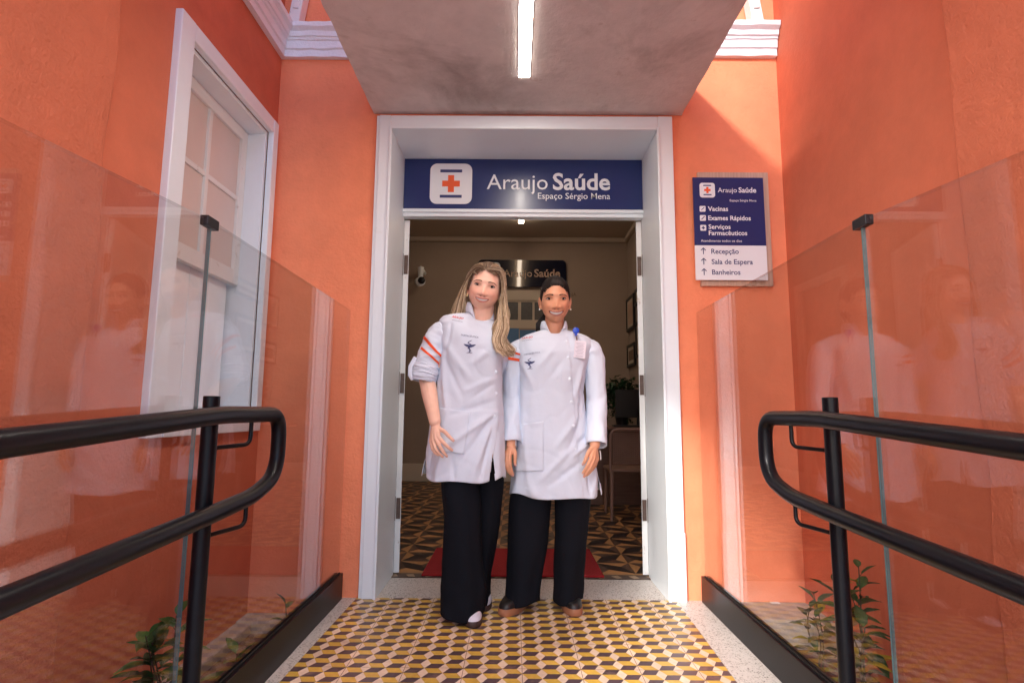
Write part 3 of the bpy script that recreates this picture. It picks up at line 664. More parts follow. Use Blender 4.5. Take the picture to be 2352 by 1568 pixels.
# security camera
cp = wy(966, 640, 7.6); sc_ = thing('security_camera', 'small white security camera high on the back wall at left', 'camera', cp)
q = MB(); q.tube([(cp.x, cp.y, cp.z + .16), (cp.x, cp.y, cp.z + .02)], [.045, .035], 14); q.tube([(cp.x, cp.y, cp.z + .15), (cp.x, RY1, cp.z + .15)], .03, 12); q.build('mount', 'sign_white', sc_, smooth=50)
q = MB(); q.tube([(cp.x - .04, cp.y + .12, cp.z - .02), (cp.x + .02, cp.y - .10, cp.z - .06)], .065, 18); q.build('housing', 'sign_white', sc_, smooth=50)
q = MB(); q.ell((cp.x + .035, cp.y - .12, cp.z - .05), (.05, .03, .05)); q.build('lens', 'black_plastic', sc_, smooth=180)
# framed pictures on the right wall
def pic(u0, u1, vt, vb, label, m, k):
    X = RX1 - .006; a = wx(u0, vt, X); c = wx(u0, vb, X); y1 = a.y; y0 = wx(u1, vt, X).y; z1, z0 = a.z, c.z
    o = thing('picture_frame', label, 'picture', (X, (y0 + y1) / 2, z0), 'framed pictures on the room wall'); t = .035
    q = MB(); q.box((X - .03, y0, z0), (X, y0 + t, z1)); q.box((X - .03, y1 - t, z0), (X, y1, z1)); q.box((X - .03, y0 + t, z0), (X, y1 - t, z0 + t)); q.box((X - .03, y0 + t, z1 - t), (X, y1 - t, z1)); q.build('frame', 'black_plastic', o)
    q = MB(); q.box((X - .012, y0 + t, z0 + t), (X - .004, y1 - t, z1 - t)); q.build('mount', 'paper', o)
    q = MB(); g = .05; q.box((X - .014, y0 + t + g, z0 + t + g), (X - .0122, y1 - t - g, z1 - t - g)); q.build('print', m, o)
pic(1441, 1459, 690, 765, 'tall framed certificate, leftmost picture on the room wall', 'wood_pale', 0)
pic(1461, 1490, 668, 705, 'framed dark print highest on the room wall', 'print_brown', 1)
pic(1463, 1490, 742, 823, 'large framed photograph nearest the right door leaf', 'print_brown', 2)
pic(1443, 1461, 795, 845, 'small framed print, lowest on the room wall', 'print_brown', 3)
# desk, monitor, keyboard, chair, potted plant
dk = thing('desk', 'brown wooden desk inside the room behind the chair', 'desk', (1.25, 6.0, 0))
q = MB(); q.box((.70, 5.85, .775), (RX1 - .02, 6.5, .805)); q.build('desk_top', 'wood_in', dk, bevel=.003)
q = MB(); q.box((.72, 6.02, .004), (RX1 - .03, 6.05, .774)); q.build('front_panel', 'wood_in', dk)
mn = thing('monitor', 'black computer monitor seen from behind on the desk', 'monitor', (1.2, 6.1, .8))
m0 = wy(1414, 978, 6.1); m1 = wy(1500, 895, 6.1); q = MB(); q.box((m0.x, 6.08, m0.z - .0 + .09), (m1.x + .1, 6.12, m1.z)); q.build('screen', 'black_plastic', mn, bevel=.006)
xm = (m0.x + m1.x + .1) / 2; q = MB(); q.box((xm - .03, 6.08, .806), (xm + .03, 6.10, 1.0)); q.tube([(xm, 6.1, .806), (xm, 6.1, .818)], .11, 20); q.build('stand', 'black_plastic', mn)
q = MB(); q.box((m0.x - .05, 5.92, .806), (m1.x, 6.02, .826)); tag(q.build('keyboard', 'black_plastic', None, bevel=.004), 'flat black keyboard lying on the desk', 'keyboard')
pt = wy(1428, 920, 6.35); po = thing('potted_plant', 'bushy dark green potted plant on the desk behind the monitor', 'plant', (pt.x, 6.35, .806))
q = MB(); q.tube([(pt.x, 6.35, .806), (pt.x, 6.35, .95)], [.06, .085], 20); q.build('pot', 'black_plastic', po, smooth=50)
q = MB(); rg = random.Random(3)
for i in range(900):
    a = rg.uniform(0, 6.28); e = rg.uniform(-1, 1); rr = rg.uniform(.45, 1) ; c0 = Vector((pt.x, 6.35, pt.z + .07 + 0)) + Vector((math.cos(a) * .22 * math.sqrt(1 - e * e), math.sin(a) * .16 * math.sqrt(1 - e * e), e * .21)) * rr
    if e < -.4 and rg.random() < .5: c0.z -= rg.uniform(0, .15)
    t_ = rg.uniform(.4, 1.3); leaf(q, c0, (rg.uniform(-1, 1), rg.uniform(-1, 1), rg.uniform(-.6, .8)), .05, .014, (.012 * t_, .06 * t_, .025 * t_), 0)
q.build('foliage', 'leaf', po)
q = MB()
for i in range(9): a = rg.uniform(0, 6.28); q.tube([(pt.x, 6.35, .9), (pt.x + math.cos(a) * .08, 6.35 + math.sin(a) * .06, pt.z), (pt.x + math.cos(a) * .16, 6.35 + math.sin(a) * .12, pt.z + rg.uniform(0, .2))], .003, 5)
q.build('stem', 'stem', po)
# woven plastic chair seen from its back
ch = thing('woven_chair', 'brown perforated plastic chair with its back to the doorway', 'chair', (1.22, 5.25, 0))
ty = 5.13; ca = wy(1404, 985, ty); xl = wy(1402, 1080, ty).x; xr = xl + .50; zb, ztp = .44, ca.z
q = MB()
def bx_(x): return ty - .0 + .06 * (((x - xl) / (xr - xl) - .5) * 2) ** 2 * -1 + .06
cols, rows = 22, 15
z_lo = .50
for i in range(cols + 1):
    x = xl + .03 + (xr - xl - .06) * i / cols; q.tube([(x, bx_(x), z_lo), (x, bx_(x) - .03, ztp - .02)], .006, 6)
for j in range(rows + 1):
    z = z_lo + (ztp - .02 - z_lo) * j / rows; k = -.03 * j / rows
    q.tube([(xl + .03 + (xr - xl - .06) * i / 8, bx_(xl + .03 + (xr - xl - .06) * i / 8) + k, z) for i in range(9)], .0065, 6)
q.build('backrest', 'chair_tan', ch, smooth=60)
q = MB(); q.tube(round_path([(xl, bx_(xl), .42), (xl, bx_(xl) - .03, ztp), (xr, bx_(xr) - .03, ztp), (xr, bx_(xr), .42)], .08, 8), .013, 10); q.build('back_frame', 'chair_tan', ch, smooth=60)
q = MB(); q.prism([(xl + p_[0], ty + .05 + p_[1], .425) for p_ in rrect(.25, .22, .25, .22, .06)], (0, 0, .022)); q.build('seat', 'chair_tan', ch, bevel=.004)
for (x, y) in ((xl + .02, ty + .02), (xr - .02, ty + .02), (xl + .04, ty + .44), (xr - .04, ty + .44)):
    q = MB(); q.tube([(x, y + .02, .43), (x + (-.015 if x < xl + .2 else .015), y - (.02 if y < ty + .1 else -.02), .004)], [.019, .014], 12); q.build('leg', 'chair_tan', ch, smooth=60)
# mat
q = MB(); q.box((-.53, 3.40, .005), (.53, 4.05, .016)); mt = tag(q.build('door_mat', 'red_mat', None, bevel=.004), 'red carpet mat on the patterned floor just inside the doorway', 'mat')
# ================================================================== PEOPLE
def sstep(a, b_, x): t = min(1, max(0, (x - a) / (b_ - a))); return t * t * (3 - 2 * t)
def G(d, s): return math.exp(-(d / s) ** 2)
def head_point(d, P):
    # cranium and face ellipsoids seen from the eye-level centre, blended, plus modelled features
    def hit(c, r):
        o = Vector((-c[0] / r[0], -c[1] / r[1], -c[2] / r[2])); q = Vector((d[0] / r[0], d[1] / r[1], d[2] / r[2]))
        a = q.dot(q); b_ = o.dot(q); cc = o.dot(o) - 1; return (-b_ + math.sqrt(max(b_ * b_ - a * cc, 0))) / a
    h1 = hit((0, .018, .035), (P['cw'], .098, .090)); h2 = hit((0, -.018, -.022), (P['fw'], .080, .099)); k = 90
    h = math.log(math.exp(k * h1) + math.exp(k * h2)) / k - .006
    p = Vector(d) * h
    x, y, z = p
    jaw = 1 - P['jaw'] * sstep(-.045, -.115, z) * 1.0
    x *= jaw; f = sstep(.02, -.05, y); ax = abs(x)
    dy = 0.
    dy -= .009 * G(ax - .033, .017) * G(z - .005, .012)                     # eye sockets
    dy += .0045 * G(ax - .030, .024) * G(z - .029, .009)                    # brow
    dy -= .003 * G(x, .012) * G(z - .014, .010)                             # nose root
    nz = sstep(.016, -.034, z) * (1 - sstep(-.034, -.046, z))
    dy += (.007 + .017 * sstep(.012, -.034, z)) * nz * G(x, .0078 + .004 * sstep(-.01, -.036, z))
    dy += .009 * G(ax - .0145 * P['nw'], .0065) * G(z + .036, .007)         # wings
    dy -= .004 * G(ax - .008, .004) * G(z + .0435, .003)                    # nostrils
    dy += .0065 * G(ax - .042, .018) * G(z + .030, .016)                    # smiling cheeks
    fx = .020 + (-.034 - z) * .62
    if -.085 < z < -.03: dy -= .0032 * G(ax - fx, .0042) * sstep(-.085, -.06, z) * sstep(-.03, -.04, z)
    dy += .006 * G(x, .032) * G(z + .070, .020)                             # muzzle
    mc = P['mz'] + P['mcurve'] * x * x                                      # mouth centre line
    inm = 1 - sstep(P['mw'] - .004, P['mw'] + .003, ax)
    taper = max(0, 1 - (ax / P['mw']) ** 2) ** .5
    up = mc + P['gap'] * taper; lo = mc - P['gap'] * taper
    dy += .0035 * inm * G(z - up - .0032, .0036) * (.5 + .5 * taper); dy += .0042 * inm * G(z - lo + .0040, .0042) * (.3 + .7 * taper)
    dy -= .0022 * inm * G(z - mc, P['gap'] * .8 + .001)
    dy -= .003 * G(ax - P['mw'] - .003, .005) * G(z - mc, .006)
    dy -= .0035 * G(x, .022) * G(z + .094, .006)                            # under the lip
    dy += .006 * G(x, .018) * G(z + .110, .012)                             # chin
    return Vector((x, y - dy * f, z))
def head_mesh(P, nu=220, nv=200):
    vs = []; 
    for i in range(nv + 1):
        a = math.pi * i / nv
        for j in range(nu):
            b_ = 2 * math.pi * j / nu; vs.append(head_point((math.sin(a) * math.cos(b_), math.sin(a) * math.sin(b_), math.cos(a)), P))
    fs = [(i * nu + j, (i + 1) * nu + j, (i + 1) * nu + (j + 1) % nu, i * nu + (j + 1) % nu) for i in range(nv) for j in range(nu)]
    return vs, fs
def remesh(me, vox, smooth=3):
    o = bpy.data.objects.new('tmp', me); col.objects.link(o)
    m = o.modifiers.new('r', 'REMESH'); m.mode = 'VOXEL'; m.voxel_size = vox; m.use_smooth_shade = True
    if smooth: s = o.modifiers.new('s', 'SMOOTH'); s.factor = .5; s.iterations = smooth
    dg = bpy.context.evaluated_depsgraph_get(); dg.update(); me2 = bpy.data.meshes.new_from_object(o.evaluated_get(dg)); bpy.data.objects.remove(o); return me2
def lerp3(a, b_, t): return tuple(a[i] + (b_[i] - a[i]) * t for i in range(3))
def hermite(zs, vals, z):
    # smooth curve through the stations
    zs = list(zs); n = len(zs)
    if z <= zs[0]: return vals[0]
    if z >= zs[-1]: return vals[-1]
    i = max(k for k in range(n - 1) if zs[k] <= z); h = zs[i + 1] - zs[i]; t = (z - zs[i]) / h
    def sl(k):
        if k == 0: return (vals[1] - vals[0]) / (zs[1] - zs[0])
        if k == n - 1: return (vals[-1] - vals[-2]) / (zs[-1] - zs[-2])
        a = (vals[k] - vals[k - 1]) / (zs[k] - zs[k - 1]); b_ = (vals[k + 1] - vals[k]) / (zs[k + 1] - zs[k])
        return 0 if a * b_ <= 0 else 2 * a * b_ / (a + b_)
    m0, m1 = sl(i) * h, sl(i + 1) * h
    return (2*t**3 - 3*t*t + 1) * vals[i] + (t**3 - 2*t*t + t) * m0 + (-2*t**3 + 3*t*t) * vals[i+1] + (t**3 - t*t) * m1
def seg_d(px, pz, a, b_):
    vx, vz = b_[0] - a[0], b_[1] - a[1]; L = vx * vx + vz * vz; t = max(0, min(1, ((px - a[0]) * vx + (pz - a[1]) * vz) / L))
    return math.hypot(px - a[0] - vx * t, pz - a[1] - vz * t), t
def coat_body(st, nseg, dz, folds, slits, wob, tiltf, cutline=None, seed=0, nexp=2.3, necky=None):
    """st: stations (z, xl, xr, yc, bf, bb, front_drop); rings from hem to neck"""
    zs = [s[0] for s in st]; col_ = lambda k: [s[k] for s in st]
    N = int((zs[-1] - zs[0]) / dz); vs = []; fs = []; rings = []
    for i in range(N + 1):
        z = zs[0] + (zs[-1] - zs[0]) * i / N
        xl, xr, yc, bf, bb, fd = [hermite(zs, col_(k), z) for k in range(1, 7)]
        cx, a = (xl + xr) / 2, (xr - xl) / 2
        for j in range(nseg):
            th = 2 * math.pi * j / nseg; c, s = math.cos(th), math.sin(th); e = 2 / nexp
            x = a * math.copysign(abs(c) ** e, c); bfb = bf if s < 0 else bb; y = bfb * math.copysign(abs(s) ** e, s)
            X, Y, Z = cx + x, yc + y, z
            front = sstep(.15, -.6, s); 
            low = 1 - (z - zs[0]) / (zs[-1] - zs[0])
            d = 0
            d += wob * (noise.noise(Vector((X * 9, z * 3.2, seed + (5 if s > 0 else 0))))) * 1.0
            d += wob * .5 * low * math.sin(th * 9 + seed + 2 * noise.noise(Vector((th, z * 2, seed)))) * (.3 + low)
            d += wob * .35 * noise.noise(Vector((X * 30, z * 14, seed + 3))) - wob * .9 * max(0, .16 - abs(noise.noise(Vector((X * 7 + z * 5, z * 6 - X * 3, seed + 8))))) * 3
            for (a0, b0, w0, amp) in folds:
                dd, t = seg_d(X, Z, a0, b0); d += front * 1.9 * amp * math.exp(-(dd / w0) ** 2) * math.sin(math.pi * min(1, max(0, t * .9 + .08))) ** .6
            if cutline is not None:
                xc = cutline(Z); d += front * .0035 * (1 if X < xc else 0) * (1 if Z < cutline.top else 0)
            nrm = Vector((c / max(a, .01), s / max(bfb, .01), 0)).normalized(); X += nrm.x * d; Y += nrm.y * d
            Z += tiltf(z) * (X - cx) - fd * G(abs(((th + math.pi / 2 + math.pi) % (2 * math.pi)) - math.pi), .42) + (fd * .35 * G(abs(((th - math.pi / 2 + math.pi) % (2 * math.pi)) - math.pi), .9))
            for (sx, z0, z1, w0, which) in slits:
                if (which == 'f') == (Y < yc) and z < z0:
                    ww = w0 * (z0 - z) / (z0 - z1); dx = X - sx
                    if abs(dx) < .045: X = sx + math.copysign(ww + abs(dx) * (1 - ww / .045), dx)
            if i < 6: Z += .010 * math.sin(th * 2 + seed) + .006 * math.sin(th * 5 + seed * 2)
            vs.append((X, Y, Z))
    for i in range(N):
        for j in range(nseg):
            q = [(i * nseg + j), (i * nseg + (j + 1) % nseg), ((i + 1) * nseg + (j + 1) % nseg), ((i + 1) * nseg + j)]
            cxp = sum(vs[k][0] for k in q) / 4; czp = sum(vs[k][2] for k in q) / 4; fr_ = sum(vs[k][1] for k in q) / 4 < st[0][3]
            cut = False
            for (sx, z0, z1, w0, which) in slits:
                if (which == 'f') == fr_ and z0 > czp:
                    xs4 = [vs[k][0] - sx for k in q]
                    if min(xs4) < 0 < max(xs4) and max(xs4) - min(xs4) < .06: cut = True
            if not cut: fs.append(q)
    return vs, fs, N, nseg
def sleeve(path, rad, flat, n, seed, wob, wr=()):
    """cloth tube along a path with wrinkles; returns verts, faces"""
    K = 60; pts = []; ts = [i / (len(path) - 1) for i in range(len(path))]
    vs = []; ref = Vector((0, -1, 0))
    C = [Vector([hermite(ts, [p[k] for p in path], i / K) for k in range(3)]) for i in range(K + 1)]
    for i in range(K + 1):
        t = (C[min(i + 1, K)] - C[max(i - 1, 0)]).normalized(); a = (ref - t * ref.dot(t)).normalized(); b_ = t.cross(a); u = i / K
        r = hermite(ts, rad, u); fl = flat
        for j in range(n):
            th = 2 * math.pi * j / n; d = wob * noise.noise(Vector((math.cos(th) * 1.3, math.sin(th) * 1.3 + seed, u * 9))) + wob * .5 * noise.noise(Vector((math.cos(th) * 3, math.sin(th) * 3 + seed, u * 22)))
            for (u0, wd, amp, tw) in wr: d += amp * math.exp(-((u - u0 - tw * math.cos(th + seed)) / wd) ** 2)
            vs.append(C[i] + (a * math.cos(th) * fl + b_ * math.sin(th)) * (r + d))
    fs = [(i * n + j, i * n + (j + 1) % n, (i + 1) * n + (j + 1) % n, (i + 1) * n + j) for i in range(K) for j in range(n)]
    return vs, fs, C
def solid(o, t=.003, sub=0):
    m = o.modifiers.new('cloth', 'SOLIDIFY'); m.thickness = t; m.offset = -1
    return o
def bvh_of(vs, fs): return BVHTree.FromPolygons([tuple(v) for v in vs], fs)
def proj_front(bvh, x, z, y0=0, default=None):
    h = bvh.ray_cast(Vector((x, y0, z)), Vector((0, 1, 0)))
    return h[0] if h[0] is not None else default
def patch(name, bvh, fn, nu, nv, off, m, parent, th=.0015):
    vs = []; ok = True
    for i in range(nv + 1):
        for j in range(nu + 1):
            x, z = fn(j / nu, i / nv); p = proj_front(bvh, x, z)
            if p is None: p = Vector((x, vs[-1][1] + off if vs else 2.7, z))
            vs.append((p.x, p.y - off, p.z))
    fs = [(i * (nu + 1) + j, i * (nu + 1) + j + 1, (i + 1) * (nu + 1) + j + 1, (i + 1) * (nu + 1) + j) for i in range(nv) for j in range(nu)]
    b_ = MB(); b_.add(vs, fs); o = b_.build(name, m, parent, smooth=60); s = o.modifiers.new('s', 'SOLIDIFY'); s.thickness = th; s.offset = 0; return o
def cloth_text(txt, bvh, x, z, width, ang, m, parent, bold=0, off=.002, shear=0., name='embroidery', h=None):
    me = text_mesh(txt, .1, bold, shear=shear, res=2); co = np.array([v.co[:] for v in me.vertices]); x0, x1 = co[:, 0].min(), co[:, 0].max(); k = width / (x1 - x0); kh = (h or k)
    ca, sa = math.cos(ang), math.sin(ang)
    for v in me.vertices:
        a, b_ = (v.co.x - x0) * k, v.co.y * kh; X, Z = x + a * ca - b_ * sa, z + a * sa + b_ * ca; p = proj_front(bvh, X, Z, default=Vector((X, 2.6, Z))); v.co = (X, p.y - off, Z)
    return obj(name, me, m, parent)
def emblem(bvh, cx, cz, s, ang, parent):
    # cup of Hygieia: bowl, stem, foot and a snake coiling up, as flat ribbons on the cloth
    b_ = MB(); ca, sa = math.cos(ang), math.sin(ang)
    def P(a, c): X, Z = cx + (a * ca - c * sa) * s, cz + (a * sa + c * ca) * s; p = proj_front(bvh, X, Z, default=Vector((X, 2.6, Z))); return (X, p.y - .002, Z)
    def rib(pts, ws):
        vs = []; n = len(pts)
        for i in range(n):
            a = pts[max(i - 1, 0)]; c = pts[min(i + 1, n - 1)]; tx, tz = c[0] - a[0], c[1] - a[1]; L = math.hypot(tx, tz) or 1; nx, nz = -tz / L, tx / L; w_ = ws[i] if hasattr(ws, '__len__') else ws
            vs += [P(pts[i][0] + nx * w_, pts[i][1] + nz * w_), P(pts[i][0] - nx * w_, pts[i][1] - nz * w_)]
        b_.add(vs, [(2 * i, 2 * i + 1, 2 * i + 3, 2 * i + 2) for i in range(n - 1)])
    n = 12
    top = [(-.42 + .84 * i / n, .14 + .02 * math.cos(i / n * 6.28)) for i in range(n + 1)]
    bot = [(-.42 + .84 * i / n, .14 - .20 * math.sin(math.pi * i / n) ** .8) for i in range(n + 1)]
    vs = [P(*p) for p in top] + [P(*p) for p in bot]; b_.add(vs, [(i, i + 1, n + 2 + i, n + 1 + i) for i in range(n)])
    rib([(0, -.05), (0, -.42)], .025); rib([(-.2, -.44), (0, -.40), (.2, -.44)], [.01, .03, .01])
    sn = []
    for i in range(50):
        t = i / 49; z = -.36 + .80 * t; amp = .11 if t < .55 else .13; sn.append((amp * math.sin(t * 13.5 + .4) * (1 if t < .8 else .9), z + (.03 * math.cos(t * 27) if t < .6 else 0)))
    rib(sn, [.014 + .02 * math.sin(math.pi * i / 49) for i in range(50)])
    b_.build('embroidered_emblem', 'emb_navy', parent)
def button(p, parent, r=.0078):
    b_ = MB(); p = Vector(p); b_.tube([p + Vector((0, .001, 0)), p + Vector((0, -.0022, 0)), p + Vector((0, -.003, 0))], [r, r, r * .85], 18)
    b_.tube([p + Vector((0, -.0031, 0)), p + Vector((0, -.0034, 0))], [r * .45, r * .40], 12); return b_.build('button', 'coat_trim', parent, smooth=40)
def shoe(parent, ce, yaw, L, W, sole_m, up_m, st=.028, cap=None, label=None, h=.062):
    M_ = Matrix.Translation(ce) @ Matrix.Rotation(yaw, 4, 'Z')   # toe towards local -y
    def outline(t, k=1.0):   # t 0..1 around
        a = 2 * math.pi * t; y = -math.cos(a) * L / 2; s = math.sin(a); fr_ = (L / 2 - y) / L
        w_ = W / 2 * (.80 + .24 * sstep(.25, .75, fr_)) * math.copysign(abs(s) ** .75, s); return Vector((w_ * k, y * k, 0))
    n = 48; b_ = MB(); lev = [(0, .97), (.004, 1.0), (st - .004, 1.0), (st, .98)]
    vs = [M_ @ (outline(j / n, k) + Vector((0, 0, z + .0058))) for z, k in lev for j in range(n)]
    fs = [(i * n + j, i * n + (j + 1) % n, (i + 1) * n + (j + 1) % n, (i + 1) * n + j) for i in range(len(lev) - 1) for j in range(n)] + [list(range(n)), [(len(lev) - 1) * n + j for j in range(n)]]
    u = MB(); K = 10; uv = []; ufs = []
    for i in range(K + 1):
        f = i / K; 
        for j in range(n):
            p = outline(j / n, .965); fr_ = (L / 2 - p.y) / L; hh = h * (1 - .45 * sstep(.45, 1, fr_)); a = f * math.pi / 2; q_ = Vector((p.x * math.cos(a) ** .7, p.y * (math.cos(a) ** .55 * .9 + .1) if p.y < 0 else p.y * (math.cos(a) ** .5 * .6 + .4), st + .0045 + hh * math.sin(a))); uv.append(M_ @ q_)
    ufs = [(i * n + j, i * n + (j + 1) % n, (i + 1) * n + (j + 1) % n, (i + 1) * n + j) for i in range(K) for j in range(n)] + [[K * n + j for j in range(n)]]
    if cap:
        for f in ufs:
            cy_ = sum((M_.inverted() @ Vector(uv[k])).y for k in f) / len(f); u.add([uv[k] for k in f], [list(range(len(f)))], 1 if cy_ < -L * .28 else 0)
        o = u.build('shoe', [up_m, cap], parent, smooth=50, label=label)
    else: u.add(uv, ufs); o = u.build('shoe', up_m, parent, smooth=60, label=label)
    b_.add(vs, fs); s_ = b_.build('sole', sole_m, o, smooth=50)
    return o

def face_parts(root, Mh, P, bvh):
    """eyes, lashes, teeth placed on the finished head surface (head frame Mh)"""
    inv = Mh.inverted(); 
    def surf(x, z, off=0.):
        o = Mh @ Vector((x, -.3, z)); d = (Mh.to_3x3() @ Vector((0, 1, 0))).normalized(); h = bvh.ray_cast(o, d)
        if h[0] is None: return Mh @ Vector((x, -.09, z))
        return h[0] - d * off
    for s in (-1, 1):
        ex, ez, w_, hh = s * P['ex'], P['ez'], P['ew'], P['eh']
        base = inv @ surf(ex, ez); 
        def ey(x, z):   # gently domed eyeball surface
            r2 = (x - ex) ** 2 + (z - ez) ** 2; return base.y - .0030 + r2 / (2 * .013)
        def lid(t, upper):   # t -1..1
            u = s * t   # outer corner positive
            k = (1 - t * t) ** .62
            return ez + .0012 * u + (hh * k * (1.05 + .10 * -u) if upper else -hh * .62 * k)
        n = 16; b_ = MB(); vs = []
        for i in range(n + 1):
            t = -1 + 2 * i / n; x = ex + t * w_; z0, z1 = lid(t, 0), lid(t, 1)
            for k in range(5): z = z0 + (z1 - z0) * k / 4; vs.append(Mh @ Vector((x, ey(x, z), z)))
        b_.add(vs, [(i * 5 + k, (i + 1) * 5 + k, (i + 1) * 5 + k + 1, i * 5 + k + 1) for i in range(n) for k in range(4)])
        e_ = b_.build('eye', 'eye_white', root, smooth=180)
        def disc(name, r, off, m, par, dx=0, dz=0, cliplid=True):
            b_ = MB(); vs = [Mh @ Vector((ex + dx, ey(ex + dx, ez + dz) - off, ez + dz + .001))]
            for j in range(24):
                a = 2 * math.pi * j / 24; x = ex + dx + r * math.cos(a); z = ez + dz + .001 + r * math.sin(a); t = (x - ex) / w_
                if cliplid: z = min(max(z, lid(t, 0)), lid(t, 1))
                vs.append(Mh @ Vector((x, ey(x, z) - off, z)))
            b_.add(vs, [(0, j + 1, (j + 1) % 24 + 1) for j in range(24)]); return b_.build(name, m, par)
        ir = disc('iris', .0066, .0004, 'iris', e_); disc('pupil', .0032, .0007, 'pupil', e_); disc('glint', .0010, .0010, 'eye_white', e_, dx=-.0018, dz=.0022)
        b_ = MB(); pts = []; rr = []
        for i in range(n + 1):
            t = -1 + 2 * i / n; x = ex + t * (w_ + .0012); z = lid(t, 1) + .0004; pts.append(Mh @ Vector((x, ey(x, z) - .0008, z))); rr.append(.0006 + .0009 * (1 - t * t) + (.0005 if s * t > .2 else 0))
        b_.tube(pts, rr, 6); b_.build('eyelash', 'pupil', root, smooth=60)
        b_ = MB(); pts = []; rr = []
        for i in range(n + 1):
            t = -1 + 2 * i / n; x = ex + t * w_; z = lid(t, 0) - .0003; pts.append(Mh @ Vector((x, ey(x, z) - .0003, z))); rr.append(.0005)
        b_.tube(pts, rr, 6); b_.build('eyelash', 'iris', root, smooth=60)
        # skin fold of the upper lid
        b_ = MB(); pts = []; rr = []
        for i in range(n + 1):
            t = -1 + 2 * i / n; x = ex + t * (w_ + .002); z = lid(t, 1) + .0032 * (1 - t * t) ** .5 + .0008; pts.append(surf(x, z, .0002)); rr.append(.0003 + .0012 * (1 - t * t))
        b_.tube(pts, rr, 8); me_o = b_.build('eyelid', 'lid_' + P['key'], root, smooth=60)
    # teeth: a gently curved row
    b_ = MB(); n = 20; vs = []; mw = P['mw'] * .90
    for i in range(n + 1):
        t = -1 + 2 * i / n; x = t * mw; mc = P['mz'] + P['mcurve'] * x * x; k = (1 - t * t) ** .45
        for zz in (mc + P['gap'] * k, mc - P['gap'] * k * .82, ):
            p = inv @ surf(x, zz); notch = .00015 if i % 2 else 0; vs.append(Mh @ Vector((x, p.y - .0012 + notch, zz)))
    b_.add(vs, [(2 * i, 2 * i + 1, 2 * i + 3, 2 * i + 2) for i in range(n)]); b_.build('teeth', 'teeth', root, smooth=60)
    b_ = MB(); vs = []
    for i in range(n + 1):
        t = -1 + 2 * i / n; x = t * P['mw'] * 1.02; mc = P['mz'] + P['mcurve'] * x * x; k = (1 - t * t) ** .5
        for zz in (mc + P['gap'] * k + .0002, mc - P['gap'] * k - .0002): p = inv @ surf(x, zz); vs.append(Mh @ Vector((x, p.y - .0004, zz)))
    b_.add(vs, [(2 * i, 2 * i + 1, 2 * i + 3, 2 * i + 2) for i in range(n)]); b_.build('mouth', 'mouth_dark', root, smooth=60)
    # nostril shadows are dimples plus dark paint in the skin; brows are short hairs
    rg = random.Random(7)
    for s in (-1, 1):
        b_ = MB()
        for k in range(340):
            t = rg.random(); x = s * (.0145 + .040 * t); z = P['bz'] + .0030 * math.sin(math.pi * min(1, t * 1.05 + .0)) - .0050 * sstep(.6, 1, t) + rg.uniform(-1, 1) * P['bw'] * (1 - .72 * t)
            a = s * (.25 + .6 * t) ; dx, dz = s * .0042 * math.cos(.9 - .8 * t), .0042 * math.sin(.9 - 1.3 * t)
            p0 = surf(x, z, .0002); p1 = surf(x + dx, z + dz, .0009); b_.tube([p0, p1], [.00045, .0002], 4)
        b_.build('eyebrow', P['brow_m'], root)
mat('mouth_dark', (.10, .02, .018), .6)
mat('lid_a', (.58, .30, .21), .5); mat('lid_b', (.40, .17, .10), .5)
mat('brow_light', (.20, .115, .08), .8); mat('brow_dark', (.02, .012, .01), .8)

def paint_skin(me, Mh, P, base, nails, ears=()):
    inv = Mh.inverted(); at = me.color_attributes.new('col', 'FLOAT_COLOR', 'POINT'); buf = np.ones((len(me.vertices), 4), dtype=np.float32)
    lip, blush = P['lip'], P['blush']
    for i, v in enumerate(me.vertices):
        c = base
        if v.co.z > 1.30:
            p = inv @ v.co; x, y, z = p; ax = abs(x)
            if z > -.14 and y < .03 and ax < .1:
                c = lerp3(c, blush, .45 * G(ax - .045, .022) * G(z + .028, .022)); c = lerp3(c, blush, .35 * G(x, .016) * G(z + .034, .014))
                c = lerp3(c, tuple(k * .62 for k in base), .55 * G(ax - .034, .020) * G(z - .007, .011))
                c = lerp3(c, tuple(k * .30 for k in base), .85 * G(ax - .0085, .0042) * G(z + .0445, .0026) * (1 if y < -.08 else 0))  # nostril shade painted into the skin colour
                mc = P['mz'] + P['mcurve'] * x * x; tp = max(0, 1 - (ax / (P['mw'] + .001)) ** 2) ** .5
                up, lo = mc + P['gap'] * tp, mc - P['gap'] * tp
                if ax < P['mw'] + .001 and y < -.06:
                    if lo - .0075 * tp - .001 < z < up + .0052 * tp + .0008: c = lerp3(c, lip, .85)
            c = tuple(k * (1 + .05 * noise.noise(v.co * 60)) for k in c)
        else:
            for (n_, r_) in nails:
                if (v.co - n_).length < r_: c = lerp3(c, P['nail'], .8)
            c = tuple(k * (1 + .06 * noise.noise(v.co * 45)) for k in c)
        buf[i, :3] = c
    at.data.foreach_set('color', buf.ravel())

